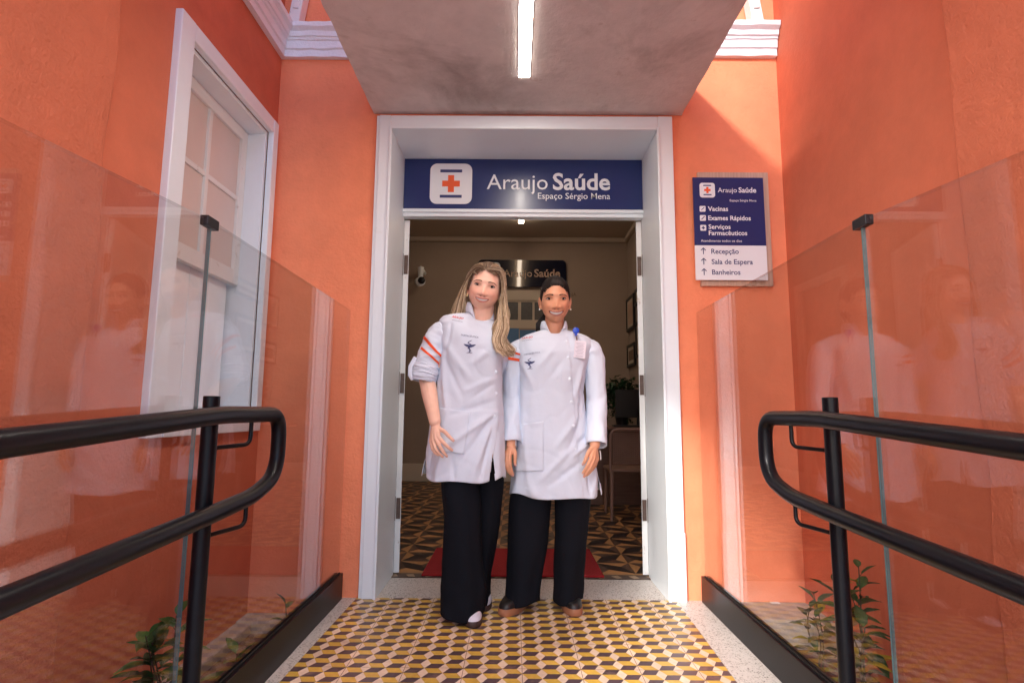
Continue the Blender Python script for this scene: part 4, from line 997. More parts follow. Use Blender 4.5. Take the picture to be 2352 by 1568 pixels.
def hand(b_, wrist, chains, r0=.0078, palm=.0125):
    """chains: dict finger -> list of joints from knuckle to tip"""
    for k, ch_ in chains.items():
        rr = {'thumb': 1.12, 'index': 1.0, 'middle': 1.0, 'ring': .95, 'pinky': .84}[k] * r0
        if k != 'thumb': b_.caps(wrist + (Vector(ch_[0]) - wrist) * .05, ch_[0], palm * 1.12, palm * .80)
        else: b_.caps(wrist + (Vector(ch_[0]) - wrist) * .1, ch_[0], palm * 1.1, palm * .85)
        for i in range(len(ch_) - 1): b_.caps(ch_[i], ch_[i + 1], rr * (1.18 - .12 * i), rr * (1.06 - .12 * i))
def body_mesh(Mh, P, neck0, neck1, shl, shr, arms, hips, legs, torso_y):
    b_ = MB(); vs, fs = head_mesh(P); b_.add([Mh @ v for v in vs], fs)
    for s in (-1, 1):   # ears
        Re = Matrix.Rotation(s * R(-24), 3, 'Z') @ Matrix.Rotation(s * R(6), 3, 'Y'); M3 = Mh.to_3x3()
        c = Mh @ Vector((s * (P['cw'] + .003), .012, -.012)); b_.ell(c, (.0075, .019, .031), M=M3 @ Re)
        b_.ell(Mh @ Vector((s * (P['cw'] + .001), .006, -.037)), (.0065, .010, .011), M=M3 @ Re)
    b_.caps(neck1, neck0, P['nr'], P['nr'] * 1.10, 24)
    b_.caps(Vector(neck0), Vector((neck0[0], torso_y + .01, neck0[2] - .12)), P['nr'] * 1.1, .09, 24)
    b_.caps(Vector(shl), Vector(shr), .030, .030, 20)
    mid = Vector((neck0[0], torso_y, 1.20)); b_.caps(mid + Vector((-.03, 0, 0)), mid + Vector((.03, 0, 0)), .072, .072, 20)
    hp = (Vector(hips[0]) + Vector(hips[1])) / 2; b_.caps(mid, hp, .075, .085, 20); b_.caps(hips[0], hips[1], .075, .075, 20)
    for (sh, el, wr, r1, r2, r3, ch_) in arms:
        b_.caps(sh, el, r1, r2); 
        m = Vector(el).lerp(Vector(wr), .35); b_.caps(el, m, r2, r2 * .98); b_.caps(m, wr, r2 * .98, r3)
        if ch_: hand(b_, Vector(wr), ch_)
    for (hh, kn, an) in legs: b_.caps(hh, kn, .068, .045); b_.caps(kn, an, .045, .032); b_.caps(an, Vector(an) + Vector((0, -.03, -.045)), .028, .020)
    return b_
def leg_loft(st, nseg, seed, wob):
    zs = [s[0] for s in st]; N = 70; vs = []; c_ = lambda k: [s[k] for s in st]
    for i in range(N + 1):
        z = zs[0] + (zs[-1] - zs[0]) * i / N; xl, xr, yc, dp = [hermite(zs, c_(k), z) for k in range(1, 5)]
        for j in range(nseg):
            th = 2 * math.pi * j / nseg; c, s = math.cos(th), math.sin(th); low = sstep(.5, .05, z)
            d = wob * noise.noise(Vector((c * 1.2 + seed, s * 1.2, z * 5))) + wob * .7 * low * math.sin(th * 5 + seed + z * 4) + wob * .6 * low * noise.noise(Vector((c * 2, s * 2 + seed, z * 16)))
            d += .010 * G(c * .2 + s + 1.0, .18) * .5
            vs.append(((xl + xr) / 2 + ((xr - xl) / 2 + d) * math.copysign(abs(c) ** .9, c), yc + (dp + d) * math.copysign(abs(s) ** .9, s), z + (.012 * math.sin(th * 2 + seed) if i < 3 else 0)))
    fs = [(i * nseg + j, i * nseg + (j + 1) % nseg, (i + 1) * nseg + (j + 1) % nseg, (i + 1) * nseg + j) for i in range(N) for j in range(nseg)]
    return vs, fs
def collar(name, ring, hgt, lean, m, parent, nk, split, seed=0):
    """standing collar: ring = neckline verts; height falls to nothing round the split direction"""
    n = len(ring); c = sum((Vector(p) for p in ring), Vector()) / n; vs = []; K = 5; keep = []
    for j, p in enumerate(ring):
        p = Vector(p); a = math.atan2(p.y - c.y, p.x - c.x); d = abs(((a - split + math.pi) % (2 * math.pi)) - math.pi); h = hgt * sstep(nk * .5, nk * 1.25, d) ; keep.append(h > .0005)
        o = (p - c); o.z = 0; o.normalize()
        for k in range(K + 1): f = k / K; vs.append(p + Vector((0, 0, h * f)) + o * (lean * f * (1 if h > 0 else 0) + .004 * math.sin(f * math.pi) - .001))
    fs = [(j * (K + 1) + k, ((j + 1) % n) * (K + 1) + k, ((j + 1) % n) * (K + 1) + k + 1, j * (K + 1) + k + 1) for j in range(n) for k in range(K) if keep[j] or keep[(j + 1) % n]]
    b_ = MB(); b_.add(vs, fs); o = b_.build(name, m, parent, smooth=60); return solid(o, .003)

# ------------------------------------------------------------------ woman with long fair hair (left)
def V(*a): return Vector(a)
def woman_fair():
    Y = 2.68
    ROLLH = R(10.5); c = wy(1110, 653, Y - .085); 
    Mh = Matrix.Translation((c.x + .004, Y + .005, c.z + .004)) @ Matrix.Rotation(ROLLH, 4, 'Y') @ Matrix.Rotation(R(2), 4, 'Z') @ Matrix.Rotation(R(10), 4, 'X') @ Matrix.Scale(1.0, 4)
    P = dict(key='a', cw=.076, fw=.0785, jaw=.13, nw=1.05, mw=.0315, mz=-.0625, mcurve=8.0, gap=.0042, ex=.0335, ez=.006, ew=.0148, eh=.0048, bz=.0240, bw=.0019, brow_m='brow_light', lip=(.60, .18, .14), blush=(.86, .38, .28), nail=(.68, .42, .36), nr=.050)
    skin = (.82, .50, .37)
    F = 2.540
    W = lambda X, Z, y=F: wy((1020 + .1276 * X) * .9188, (1020 + .1276 * Z) * .9188, y)
    wr = wy(999, 968, 2.575); el = V(-.418, 2.70, 1.10); sh = V(-.335, 2.715, 1.305)
    chs = dict(index=[W(600, 560, 2.545), W(720, 700, 2.530), W(800, 775, 2.535), W(862, 820, 2.545)], middle=[W(545, 600, 2.545), W(630, 760, 2.528), W(690, 860, 2.533), W(760, 940, 2.545)],
               ring=[W(490, 630, 2.550), W(535, 790, 2.535), W(600, 880, 2.54), W(680, 950, 2.55)], pinky=[W(450, 650, 2.560), W(475, 800, 2.548), W(525, 870, 2.552), W(592, 918, 2.56)],
               thumb=[W(610, 400, 2.560), W(715, 455, 2.545), W(800, 545, 2.540), W(885, 630, 2.545)])
    sh2 = V(-.115, 2.79, 1.26); el2 = V(-.055, 2.94, 1.15); wr2 = V(.04, 3.02, 1.08)
    nk0 = V(-.165, Y + .03, 1.375); nk1 = V(c.x, Y + .02, c.z - .07)
    b_ = body_mesh(Mh, P, nk0, nk1, sh, sh2, [(sh, el, wr, .032, .038, .0265, chs), (sh2, el2, wr2, .032, .032, .025, None)], [V(-.27, 2.74, .80), V(-.14, 2.74, .80)],
                   [(V(-.27, 2.73, .78), V(-.245, 2.70, .45), V(-.22, 2.74, .10)), (V(-.13, 2.76, .78), V(-.12, 2.83, .45), V(-.15, 2.93, .10))], 2.73)
    me = remesh(b_.mesh('person'), .0024, 5)
    paint_skin(me, Mh, P, skin, [(chs['index'][-1] + V(.003, -.008, -.002), .0062), (chs['middle'][-1] + V(.003, -.008, -.002), .0062), (chs['thumb'][-1] + V(0, -.008, 0), .007), (chs['ring'][-1] + V(.003, -.008, -.002), .0055)])
    root = obj('person', me, 'skin', None, smooth=180); tag(root, 'woman with long fair hair, rolled sleeves and hand on her coat pocket', 'person', 'women in white coats')
    bv = BVHTree.FromPolygons([tuple(v.co) for v in me.vertices], [tuple(p.vertices) for p in me.polygons])
    face_parts(root, Mh, P, bv)
    # coat
    st = [(.640, -.428, -.035, 2.74, .135, .13, 0), (.75, -.420, -.040, 2.74, .130, .13, 0), (.86, -.405, -.045, 2.74, .122, .12, 0), (.98, -.388, -.052, 2.735, .112, .11, 0), (1.09, -.370, -.060, 2.73, .110, .10, 0),
          (1.20, -.355, -.060, 2.725, .118, .10, 0), (1.28, -.362, -.045, 2.72, .114, .10, 0), (1.335, -.370, -.032, 2.725, .106, .098, 0), (1.366, -.354, -.042, 2.73, .094, .090, .002), (1.388, -.312, -.066, 2.73, .080, .078, .008), (1.399, -.272, -.086, 2.725, .072, .068, .013), (1.407, -.238, -.100, 2.725, .068, .062, .030)]
    folds = [((-.085, .95), (-.33, .78), .014, .007), ((-.085, .945), (-.26, .70), .013, -.006), ((-.08, .94), (-.20, .64), .015, .006), ((-.10, 1.0), (-.30, .93), .013, -.004), ((-.09, .93), (-.15, .66), .010, -.005),
             ((-.34, 1.20), (-.31, .92), .012, .006), ((-.325, 1.18), (-.24, 1.02), .012, -.004), ((-.34, 1.26), (-.20, 1.10), .018, .005), ((-.31, .80), (-.36, .64), .014, .006), ((-.28, .74), (-.27, .64), .012, -.005), ((-.36, .90), (-.40, .66), .012, -.005),
             ((-.08, 1.12), (-.24, 1.04), .014, .004), ((-.1, 1.08), (-.2, 1.01), .01, -.003), ((-.30, 1.33), (-.325, 1.20), .009, -.005), ((-.12, 1.25), (-.2, 1.17), .015, .004)]
    xs_ = wy(1131, 1080, 2.60).x
    cl_ = lambda z: -.078 - .028 * sstep(.95, .63, z)
    class CL:
        top = .96
        def __call__(s, z): return -.070 - .030 * sstep(.98, .64, z)
    vs, fs, N, ns = coat_body(st, 230, .0075, folds, [(xs_, .760, .63, .013, 'f'), (-.418, .75, .63, .012, 'f')], .0048, lambda z: -.27 * sstep(1.05, 1.36, z) - .02, CL(), seed=2, nexp=2.35)
    b_ = MB(); b_.add(vs, fs)
    cuff_top = V(-.418, 2.70, 1.150)
    sv, sf, SC = sleeve([V(-.318, 2.72, 1.352), V(-.356, 2.715, 1.330), V(-.402, 2.705, 1.23), V(-.428, 2.695, 1.14)], [.044, .055, .058, .060], 1.10, 40, 1.3, .006, [(.55, .05, .004, .12), (.8, .06, .005, -.15)])
    b_.add(sv, sf)
    sv2, sf2, _ = sleeve([V(-.115, 2.755, 1.285), V(-.100, 2.80, 1.25), V(-.065, 2.92, 1.17), V(-.02, 3.0, 1.10)], [.05, .062, .060, .055], 1.05, 40, 4.3, .005); b_.add(sv2, sf2)
    coat = b_.build('lab_coat', 'coat', root, smooth=70); solid(coat, .003)
    cb = bvh_of(vs + sv, fs + [[k + len(vs) for k in f] for f in sf])
    cu, cf, _ = sleeve([V(-.422, 2.699, 1.168), V(-.430, 2.695, 1.13), V(-.436, 2.692, 1.092)], [.0655, .0670, .0600], 1.05, 40, 2.2, .006, [(.25, .10, .004, .05)])
    b_ = MB(); b_.add(cu, cf); cuff = b_.build('rolled_cuff', 'coat', coat, smooth=70); solid(cuff, .005)
    b_ = MB(); b_.tube([V(-.468, 2.655, 1.205), V(-.490, 2.648, 1.16), V(-.490, 2.645, 1.12), V(-.478, 2.65, 1.098)], [.009, .010, .010, .008], 8, flat=.2, up=(0, -1, 0)); b_.build('sleeve_tab', 'coat', coat, smooth=60)
    # stripes round the upper sleeve, sloping down to the front
    def stripes(C, a0, rad, zs_, m='stripe', slope=.35, x0=0, ha=(0, 1), half=.0055):
        for k, (u0, h0, h1) in enumerate(zs_):
            vs_ = []; n = 60; okf = []
            for i in range(n + 1):
                th = h0 + (h1 - h0) * i / n
                for dz in (-half, half):
                    ii = u0 + dz / .30; ii = ii + slope * math.sin(th) * .1; t = max(0, min(.999, ii)) * (len(C) - 1); q0 = int(t); p = C[q0].lerp(C[q0 + 1], t - q0); tt = (C[q0 + 1] - C[q0]).normalized()
                    a_ = (V(0, -1, 0) - tt * tt.dot(V(0, -1, 0))).normalized(); bb_ = tt.cross(a_); dirn = (a_ * math.cos(th) * 1.05 + bb_ * math.sin(th)); far = p + dirn * .14; h = a0.ray_cast(far, -dirn.normalized())
                    vs_.append((h[0] + dirn.normalized() * .0022) if h[0] is not None else p + dirn * rad)
            b2 = MB(); b2.add(vs_, [(2 * i, 2 * i + 1, 2 * i + 3, 2 * i + 2) for i in range(n)]); b2.build('sleeve_stripe', m, coat_ref[0], smooth=60)
    coat_ref = [coat]
    sb = bvh_of(sv, sf); stripes(SC, sb, .066, [(.60, -2.4, 1.7), (.73, -2.4, .9)], slope=-.9, half=.0058)
    ring = vs[N * ns:(N + 1) * ns]
    collar('collar', ring, .054, -.006, 'coat', coat, .85, -math.pi / 2 + .28)
    # pocket, buttons, writing
    pk = [wy(1005, 935, 2.6), wy(1079, 945, 2.6), wy(1066, 1043, 2.6), wy(1001, 1035, 2.6)]
    def pf(u, v): 
        a = pk[0].lerp(pk[1], u); c_ = pk[3].lerp(pk[2], u); p = c_.lerp(a, v); return p.x, p.z
    patch('pocket', cb, pf, 24, 30, .0045, 'coat', coat, .002)
    for u, v in ((1152, 806), (1144, 853), (1145, 903), (1141, 955)):
        p = wy(u - 6, v, 2.63); q_ = proj_front(cb, p.x, p.z); 
        if q_: button(q_, coat)
    p = wy(1059, 771, 2.61); cloth_text('FARMACÊUTICA', cb, p.x, p.z, .082, -.13, 'emb_navy', coat)
    p = wy(1079, 796, 2.61); emblem(cb, p.x, p.z, .068, -.03, coat)
    p = wy(1036, 727, 2.63); cloth_text('ARAUJO', cb, p.x, p.z, .058, -.20, 'emb_red', coat, bold=.02, shear=.2)
    p = wy(1037, 734, 2.63); cloth_text('HÁ MAIS DE UM SÉCULO', cb, p.x, p.z, .054, -.22, 'emb_navy', coat, bold=.01)
    # trousers
    b_ = MB(); v1, f1 = leg_loft([(.035, -.335, -.135, 2.725, .105), (.12, -.335, -.128, 2.72, .095), (.25, -.327, -.137, 2.71, .085), (.44, -.318, -.148, 2.70, .083), (.62, -.342, -.160, 2.72, .095), (.70, -.335, -.17, 2.74, .085), (.80, -.33, -.18, 2.74, .08)], 72, 1, .007)
    b_.add(v1, f1)
    v2, f2 = leg_loft([(.04, -.215, -.110, 2.90, .085), (.15, -.205, -.108, 2.89, .075), (.30, -.195, -.085, 2.86, .07), (.44, -.185, -.060, 2.83, .07), (.62, -.190, -.046, 2.80, .080), (.80, -.20, -.09, 2.77, .08)], 64, 6, .006)
    b_.add(v2, f2); tr = b_.build('trousers', 'trouser', root, smooth=70); solid(tr, .003)
    shoe(root, V(-.190, 2.735, 0), R(9), .25, .094, 'brown_sole', 'shoe_white', .026, 'shoe_beige', h=.06)
    shoe(root, V(-.148, 2.945, 0), R(4), .25, .09, 'brown_sole', 'shoe_white', .026, 'shoe_beige', h=.06)
    # hair: undercap and many locks
    hv, hf = head_mesh(P, 120, 110); keep = []
    cap = MB(); vs_ = []
    for v in hv:
        n_ = v.normalized(); k = .010 if v.z > -.02 else .008; vs_.append(Mh @ (v + n_ * k))
    def hairy(v):
        ax = abs(v.x); hl = .086 - .9 * max(0, ax - .012) ** 1.05
        if ax > .058: hl = min(hl, .035 - (ax - .058) * 4)
        return v.y > .020 or v.z > hl
    for f in hf:
        if all(hairy(hv[k]) for k in f) and sum(hv[k].z for k in f) / 4 > -.09: cap.add([vs_[k] for k in f], [(0, 1, 2, 3)], 0, (.10, .060, .036))
    hair = cap.build('hair', 'hair', root, smooth=180)
    rg = random.Random(12); lk = MB(); part = V(-.012, 0, 0)
    def S(p): return Mh @ p
    def skull(x, y, z, off):
        d = V(x, y, z); h = head_point(tuple(d.normalized()), P); return h + d.normalized() * off
    def lock(pts, r, c0, c1, flat=.35):
        n = 22; ts = [i / (len(pts) - 1) for i in range(len(pts))]; K = []
        for i in range(n + 1): K.append(V(*[hermite(ts, [p[k] for p in pts], i / n) for k in range(3)]))
        rr = [r * (.75 + .25 * sstep(0, .15, i / n)) * (1 - .70 * sstep(.86, 1, i / n)) for i in range(n + 1)]
        b2 = MB(); b2.tube(K, rr, 6, flat=flat)
        nv = len(b2.v); 
        for fi, f in enumerate(b2.f): 
            t = min(1, (min(f) // 6) / n); lk.add([b2.v[k] for k in f], [list(range(len(f)))], 0, lerp3(c0, c1, sstep(.05, .45, t)))
    BL = [(.56, .40, .24), (.46, .32, .19), (.70, .54, .36), (.30, .19, .11), (.78, .63, .45), (.19, .12, .07)]
    RT = (.10, .06, .038)
    for k in range(2000):
        s = 1 if rg.random() < .58 else -1; f = rg.random(); c1 = rg.choice(BL); c0 = lerp3(RT, c1, rg.uniform(.15, .5)); r = rg.uniform(.0007, .0020)
        y0 = -.084 + .172 * f; root_ = skull(-.010 + s * .003, y0, .117 - .25 * abs(y0 - .01), .0098)
        ph = rg.uniform(0, .8) + f * 2; out = rg.random()
        if s > 0:
            a1 = skull(.050 + .02 * f, -.058 + .11 * f, .088, .013 + .012 * out); a2 = skull(.088, -.050 + .09 * f, .030, .013 + .016 * out)
            p0, p1, p2 = S(root_), S(a1), S(a2); xo = (rg.random() - .5) * .056 + .004 * rg.gauss(0, 1); yy = -.045 + .10 * f
            p3 = V(-.060 + xo * .45 + .010 * out, Y + yy * .9 + .005, 1.480); p4 = V(-.060 + xo * .75 + .013 * math.sin(ph), Y - .030 + yy * .5, 1.41)
            p5 = V(-.062 + xo * .95 + .016 * math.sin(ph + 2), 2.628 + yy * .25, 1.345); p6 = V(-.056 + xo * 1.0 + .018 * math.sin(ph + 3.5), 2.602 + .03 * f, 1.285); p7 = V(-.038 + xo * 1.0 + .018 * math.sin(ph + 5), 2.596 + .03 * f, 1.235 + rg.uniform(-.012, .012)); p8 = V(-.026 + xo * .9, 2.592 + .02 * f, rg.uniform(1.20, 1.24))
            ts = [p0, p1, p2, p3, p4, p5, p6, p7, p8] if rg.random() < .8 else [p0, p1, p2, p3, p4, p5, p6]
        else:
            a1 = skull(-.050 - .02 * f, -.055 + .11 * f, .085, .011 + .010 * out); a2 = skull(-.090, -.005 + .07 * f, .022, .012 + .016 * out)
            p0, p1, p2 = S(root_), S(a1), S(a2); xo = (rg.random() - .5) * .050 + .004 * rg.gauss(0, 1)
            p3 = V(-.268 + xo, Y + .030 + .06 * f, 1.480); p4 = V(-.286 + xo * 1.3 + .013 * math.sin(ph), Y + .045 + .06 * f, 1.425); p5 = V(-.300 + xo * 1.7, Y + .055 + .05 * f, 1.375 + rg.uniform(-.02, .015))
            ts = [p0, p1, p2, p3, p4, p5]
        lock(ts, r, c0, c1)
    for k in range(420):   # strands drawn back over the crown from the hairline
        a = rg.uniform(-1, 1); x = -.010 + a * .050; c1 = rg.choice(BL); c0 = lerp3(RT, c1, rg.uniform(.1, .5)); pts = []
        d0 = V(x, -.080 + .05 * rg.random(), .084 - abs(x + .010) * .5 + .01 * rg.random()).normalized(); sx = 1 if x > -.010 else -1; d1 = V(sx * rg.uniform(.05, .10), .03 + .06 * rg.random(), .055).normalized()
        for i in range(7): t = i / 6; d = (d0 * (1 - t) + d1 * t).normalized(); h = head_point(tuple(d), P); pts.append(Mh @ (h + d * (.006 + .009 * sstep(0, .5, t))))
        lock(pts, rg.uniform(.0008, .0018), c0, c1)
    # back curtain
    for k in range(150):
        a = rg.uniform(.05, .95); x = -.085 + .17 * a; c1 = rg.choice(BL[:4]); c1 = tuple(q_ * .8 for q_ in c1); p0 = S(skull(x * .5, .06, .08, .010)); p1 = S(skull(x, .09, .0, .012))
        lock([p0, p1, V(c.x + x * 1.25, Y + .085, 1.46), V(c.x - .01 + x * 1.35, Y + .085, 1.40), V(c.x - .015 + x * 1.4, Y + .09, 1.30 + rg.uniform(-.03, .03))], rg.uniform(.003, .005), RT, c1)
    lk.build('hair_locks', 'hair', hair, smooth=180)
    for s in (-1, 1):
        p = Mh @ V(s * .0795, -.004, -.052); b2 = MB(); b2.tube([p + V(math.cos(a) * .0040, 0, math.sin(a) * .0055) for a in [i * 6.2832 / 16 for i in range(17)]], .0016, 8); b2.build('earring', 'gold', root, smooth=180)

# ------------------------------------------------------------------ woman with dark tied-back hair (right)
def woman_dark():
    Y = 2.82
    c = wy(1278, 682, Y - .085)
    Mh = Matrix.Translation((c.x, Y + .005, c.z)) @ Matrix.Rotation(R(-.5), 4, 'Y') @ Matrix.Rotation(R(10), 4, 'X') @ Matrix.Scale(1.0, 4)
    P = dict(key='b', cw=.0725, fw=.0735, jaw=.17, nw=1.10, mw=.0365, mz=-.0665, mcurve=9.5, gap=.0050, ex=.0335, ez=.006, ew=.0152, eh=.0056, bz=.0250, bw=.0024, brow_m='brow_dark', lip=(.46, .15, .115), blush=(.76, .30, .17), nail=(.62, .38, .36), nr=.047)
    skin = (.68, .33, .195)
    F = 2.70
    W = lambda X, Z, y=F: wy((1230 + .1318 * X) * .9188, (1080 + .1318 * Z) * .9188, y)
    wl = W(365, 250, 2.755); wr = W(1950, 240, 2.755)
    chl = dict(index=[W(335, 440, 2.715), W(340, 600, 2.700), W(365, 710, 2.708), W(395, 800, 2.715)], middle=[W(290, 450, 2.72), W(300, 630, 2.705), W(335, 740, 2.712), W(388, 822, 2.722)],
               ring=[W(255, 460, 2.735), W(268, 640, 2.722), W(300, 730, 2.727), W(350, 790, 2.735)], pinky=[W(235, 460, 2.755), W(235, 600, 2.742), W(262, 680, 2.745), W(300, 735, 2.75)],
               thumb=[W(430, 370, 2.725), W(440, 450, 2.708), W(437, 540, 2.706), W(438, 615, 2.708)])
    chr_ = dict(index=[W(1878, 500, 2.715), W(1815, 625, 2.700), W(1765, 710, 2.706), W(1722, 772, 2.712)], middle=[W(1925, 515, 2.72), W(1860, 670, 2.705), W(1800, 765, 2.710), W(1748, 838, 2.718)],
                ring=[W(1965, 520, 2.735), W(1915, 655, 2.722), W(1860, 750, 2.726), W(1800, 812, 2.732)], pinky=[W(1995, 510, 2.755), W(1962, 630, 2.742), W(1915, 700, 2.745), W(1865, 752, 2.75)],
                thumb=[W(1835, 370, 2.725), W(1795, 460, 2.708), W(1765, 540, 2.706), W(1725, 605, 2.710)])
    shl, shr = V(.045, 2.87, 1.262), V(.372, 2.87, 1.268); ell, elr = V(-.008, 2.875, 1.03), V(.416, 2.875, 1.03)
    b_ = body_mesh(Mh, P, V(.202, Y + .045, 1.35), V(c.x, Y + .03, c.z - .07), shl, shr, [(shl, ell, wl, .032, .032, .0245, chl), (shr, elr, wr, .032, .032, .0245, chr_)], [V(.13, 2.87, .80), V(.27, 2.87, .80)],
                   [(V(.13, 2.87, .78), V(.085, 2.86, .45), V(.05, 2.88, .10)), (V(.27, 2.87, .78), V(.28, 2.87, .45), V(.275, 2.90, .10))], 2.87)
    me = remesh(b_.mesh('person'), .0024, 5)
    nl = [(ch_['thumb'][-1] + V(.0, -.008, -.001), .0075) for ch_ in (chl, chr_)] + [(ch_[k][-1] + V(0, -.007, -.003), .0055) for ch_ in (chl, chr_) for k in ('index', 'middle')]
    paint_skin(me, Mh, P, skin, nl)
    root = obj('person', me, 'skin', None, smooth=180); tag(root, 'woman with dark tied back hair and a blue badge reel on her coat', 'person', 'women in white coats')
    bv = BVHTree.FromPolygons([tuple(v.co) for v in me.vertices], [tuple(p.vertices) for p in me.polygons])
    face_parts(root, Mh, P, bv)
    st = [(.550, -.022, .438, 2.875, .145, .14, 0), (.66, -.010, .420, 2.875, .138, .135, 0), (.79, .008, .388, 2.87, .128, .125, 0), (.93, .018, .366, 2.865, .116, .11, 0), (1.05, .026, .355, 2.86, .110, .10, 0),
          (1.16, .022, .368, 2.86, .118, .10, 0), (1.24, .016, .388, 2.86, .114, .102, 0), (1.285, .010, .400, 2.865, .106, .098, 0), (1.318, .022, .390, 2.87, .096, .092, .002), (1.342, .058, .356, 2.87, .084, .080, .007), (1.356, .098, .310, 2.87, .074, .070, .013), (1.366, .134, .272, 2.865, .068, .062, .030)]
    folds = [((.30, .80), (.12, .62), .014, .006), ((.33, .72), (.16, .60), .013, -.006), ((.31, .93), (.20, .78), .016, .006), ((.325, .90), (.24, .72), .014, -.005), ((.36, .80), (.28, .74), .010, .006), ((.36, .84), (.30, .79), .010, -.005),
             ((.34, 1.18), (.30, 1.02), .012, .005), ((.345, 1.10), (.315, .85), .012, -.006), ((.04, 1.2), (.09, 1.08), .014, .004), ((.05, .93), (.07, .62), .014, .005), ((.09, .60), (.10, .55), .02, .006), ((.20, 1.27), (.12, 1.17), .016, .005), ((.25, 1.22), (.16, 1.10), .018, -.004),
             ((.39, .75), (.40, .57), .012, .007), ((.36, .70), (.37, .57), .010, -.007), ((.0, .70), (-.01, .56), .012, -.006)]
    lx = lambda z: float(np.interp(z, [.55, .80, 1.0, 1.18, 1.30, 1.36], [.333, .305, .292, .280, .268, .255]))
    class CL:
        top = 1.345
        def __call__(s, z): return lx(z)
    vs, fs, N, ns = coat_body(st, 230, .0075, folds, [(.420, .64, .55, .010, 'f')], .0048, lambda z: .015, CL(), seed=7, nexp=2.35)
    b_ = MB(); b_.add(vs, fs)
    A, fA, CA = sleeve([V(.065, 2.865, 1.285), V(.020, 2.865, 1.255), V(-.008, 2.875, 1.03), V(wl.x + .004, 2.772, .800)], [.044, .057, .052, .047], 1.05, 40, 3.1, .006, [(.45, .04, .004, .10), (.6, .03, -.003, -.1), (.75, .04, .003, .06)])
    Bv, fB, CB_ = sleeve([V(.345, 2.865, 1.29), V(.390, 2.865, 1.260), V(.418, 2.875, 1.03), V(wr.x + .008, 2.772, .795)], [.044, .057, .052, .050], 1.05, 40, 5.7, .006, [(.42, .04, .004, -.10), (.62, .03, -.003, .1), (.8, .04, .003, .06)])
    b_.add(A, fA); b_.add(Bv, fB); coat = b_.build('lab_coat', 'coat', root, smooth=70); solid(coat, .003)
    allv = vs + A + Bv; allf = fs + [[k + len(vs) for k in f] for f in fA] + [[k + len(vs) + len(A) for k in f] for f in fB]; cb = bvh_of(allv, allf); tb = bvh_of(vs, fs)
    sb = bvh_of(A, fA)
    def stripe(u0, h0, h1, half=.0055, du=0):
        n = 40; vs_ = []
        for i in range(n + 1):
            th = h0 + (h1 - h0) * i / n
            for dz in (-half, half):
                t = (u0 + dz / .50 + du * (i / n)) * (len(CA) - 1); q0 = int(t); p = CA[q0].lerp(CA[q0 + 1], t - q0); tt = (CA[q0 + 1] - CA[q0]).normalized(); a_ = (V(0, -1, 0) - tt * tt.dot(V(0, -1, 0))).normalized(); bb_ = tt.cross(a_)
                dr = (a_ * math.cos(th) + bb_ * math.sin(th)).normalized(); h = sb.ray_cast(p + dr * .12, -dr); vs_.append(h[0] + dr * .0022 if h[0] is not None else p + dr * .06)
        b2 = MB(); b2.add(vs_, [(2 * i, 2 * i + 1, 2 * i + 3, 2 * i + 2) for i in range(n)]); b2.build('sleeve_stripe', 'stripe', coat, smooth=60)
    stripe(.375, -2.0, 2.0); stripe(.43, -2.0, 1.0)
    ring = vs[N * ns:(N + 1) * ns]
    collar('collar', ring, .046, -.004, 'coat', coat, .80, -math.pi / 2 + .08)
    pk = [wy(1186, 975, 2.72), wy(1249, 967, 2.72), wy(1249, 1081, 2.72), wy(1182, 1086, 2.72)]
    def pf(u, v): a = pk[0].lerp(pk[1], u); c_ = pk[3].lerp(pk[2], u); p = c_.lerp(a, v); return p.x, p.z
    patch('pocket', tb, pf, 22, 30, .0045, 'coat', coat, .002)
    for u, v in ((1297, 783), (1300, 821), (1302, 869), (1308, 922), (1312, 977), (1314, 1031)):
        p = wy(u, v, 2.745); x = lx(p.z) - .012; q_ = proj_front(tb, x, p.z)
        if q_: button(q_, coat)
    p = wy(1204, 815, 2.75); cloth_text('FARMACÊUTICA', tb, p.x, p.z, .078, .13, 'emb_navy', coat)
    p = wy(1217, 834, 2.75); emblem(tb, p.x, p.z, .062, .04, coat)
    p = wy(1198, 777, 2.78); cloth_text('ARAUJO', tb, p.x, p.z, .056, .07, 'emb_red', coat, bold=.02, shear=.2)
    p = wy(1199, 782, 2.78); cloth_text('HÁ MAIS DE UM SÉCULO', tb, p.x, p.z, .052, .08, 'emb_navy', coat, bold=.01)
    # badge
    p = wy(1323, 759, 2.77); q_ = V(p.x, min(2.775, (proj_front(cb, p.x, p.z - .02, default=p)).y - .004), p.z); b2 = MB(); b2.tube([q_ + V(0, .002, 0), q_ + V(0, -.007, 0), q_ + V(0, -.009, 0)], [.0165, .0165, .013], 24); b2.box((q_.x - .006, q_.y - .007, q_.z - .026), (q_.x + .006, q_.y - .001, q_.z - .012))
    reel = b2.build('badge_reel', 'badge_blue', root, smooth=40)
    b2 = MB(); b2.tube([q_ + V(0, -.006, -.026), q_ + V(.003, -.007, -.040), q_ + V(.004, -.008, -.052)], .0028, 8); b2.build('clip', 'steel', reel, smooth=60)
    pc = q_ + V(.018, 0, -.095); pc.y = min(proj_front(cb, pc.x, pc.z, default=pc).y, proj_front(cb, pc.x, pc.z - .04, default=pc).y + .004) - .010; Mc = Matrix.Translation(pc) @ Matrix.Rotation(R(6), 4, 'Y') @ Matrix.Rotation(R(-6), 4, 'X'); b2 = MB()
    b2.box((-.029, 0, -.044), (.029, .0018, .044), 0, Mc); card = b2.build('id_card', 'badge_card', root, bevel=.0015)
    b2 = MB()
    for k in range(9): b2.box((-.022 + .004 * (k % 3), -.0006, .030 - k * .0068), (.020 - .005 * (k % 2), -.0001, .0318 - k * .0068), 0, Mc)
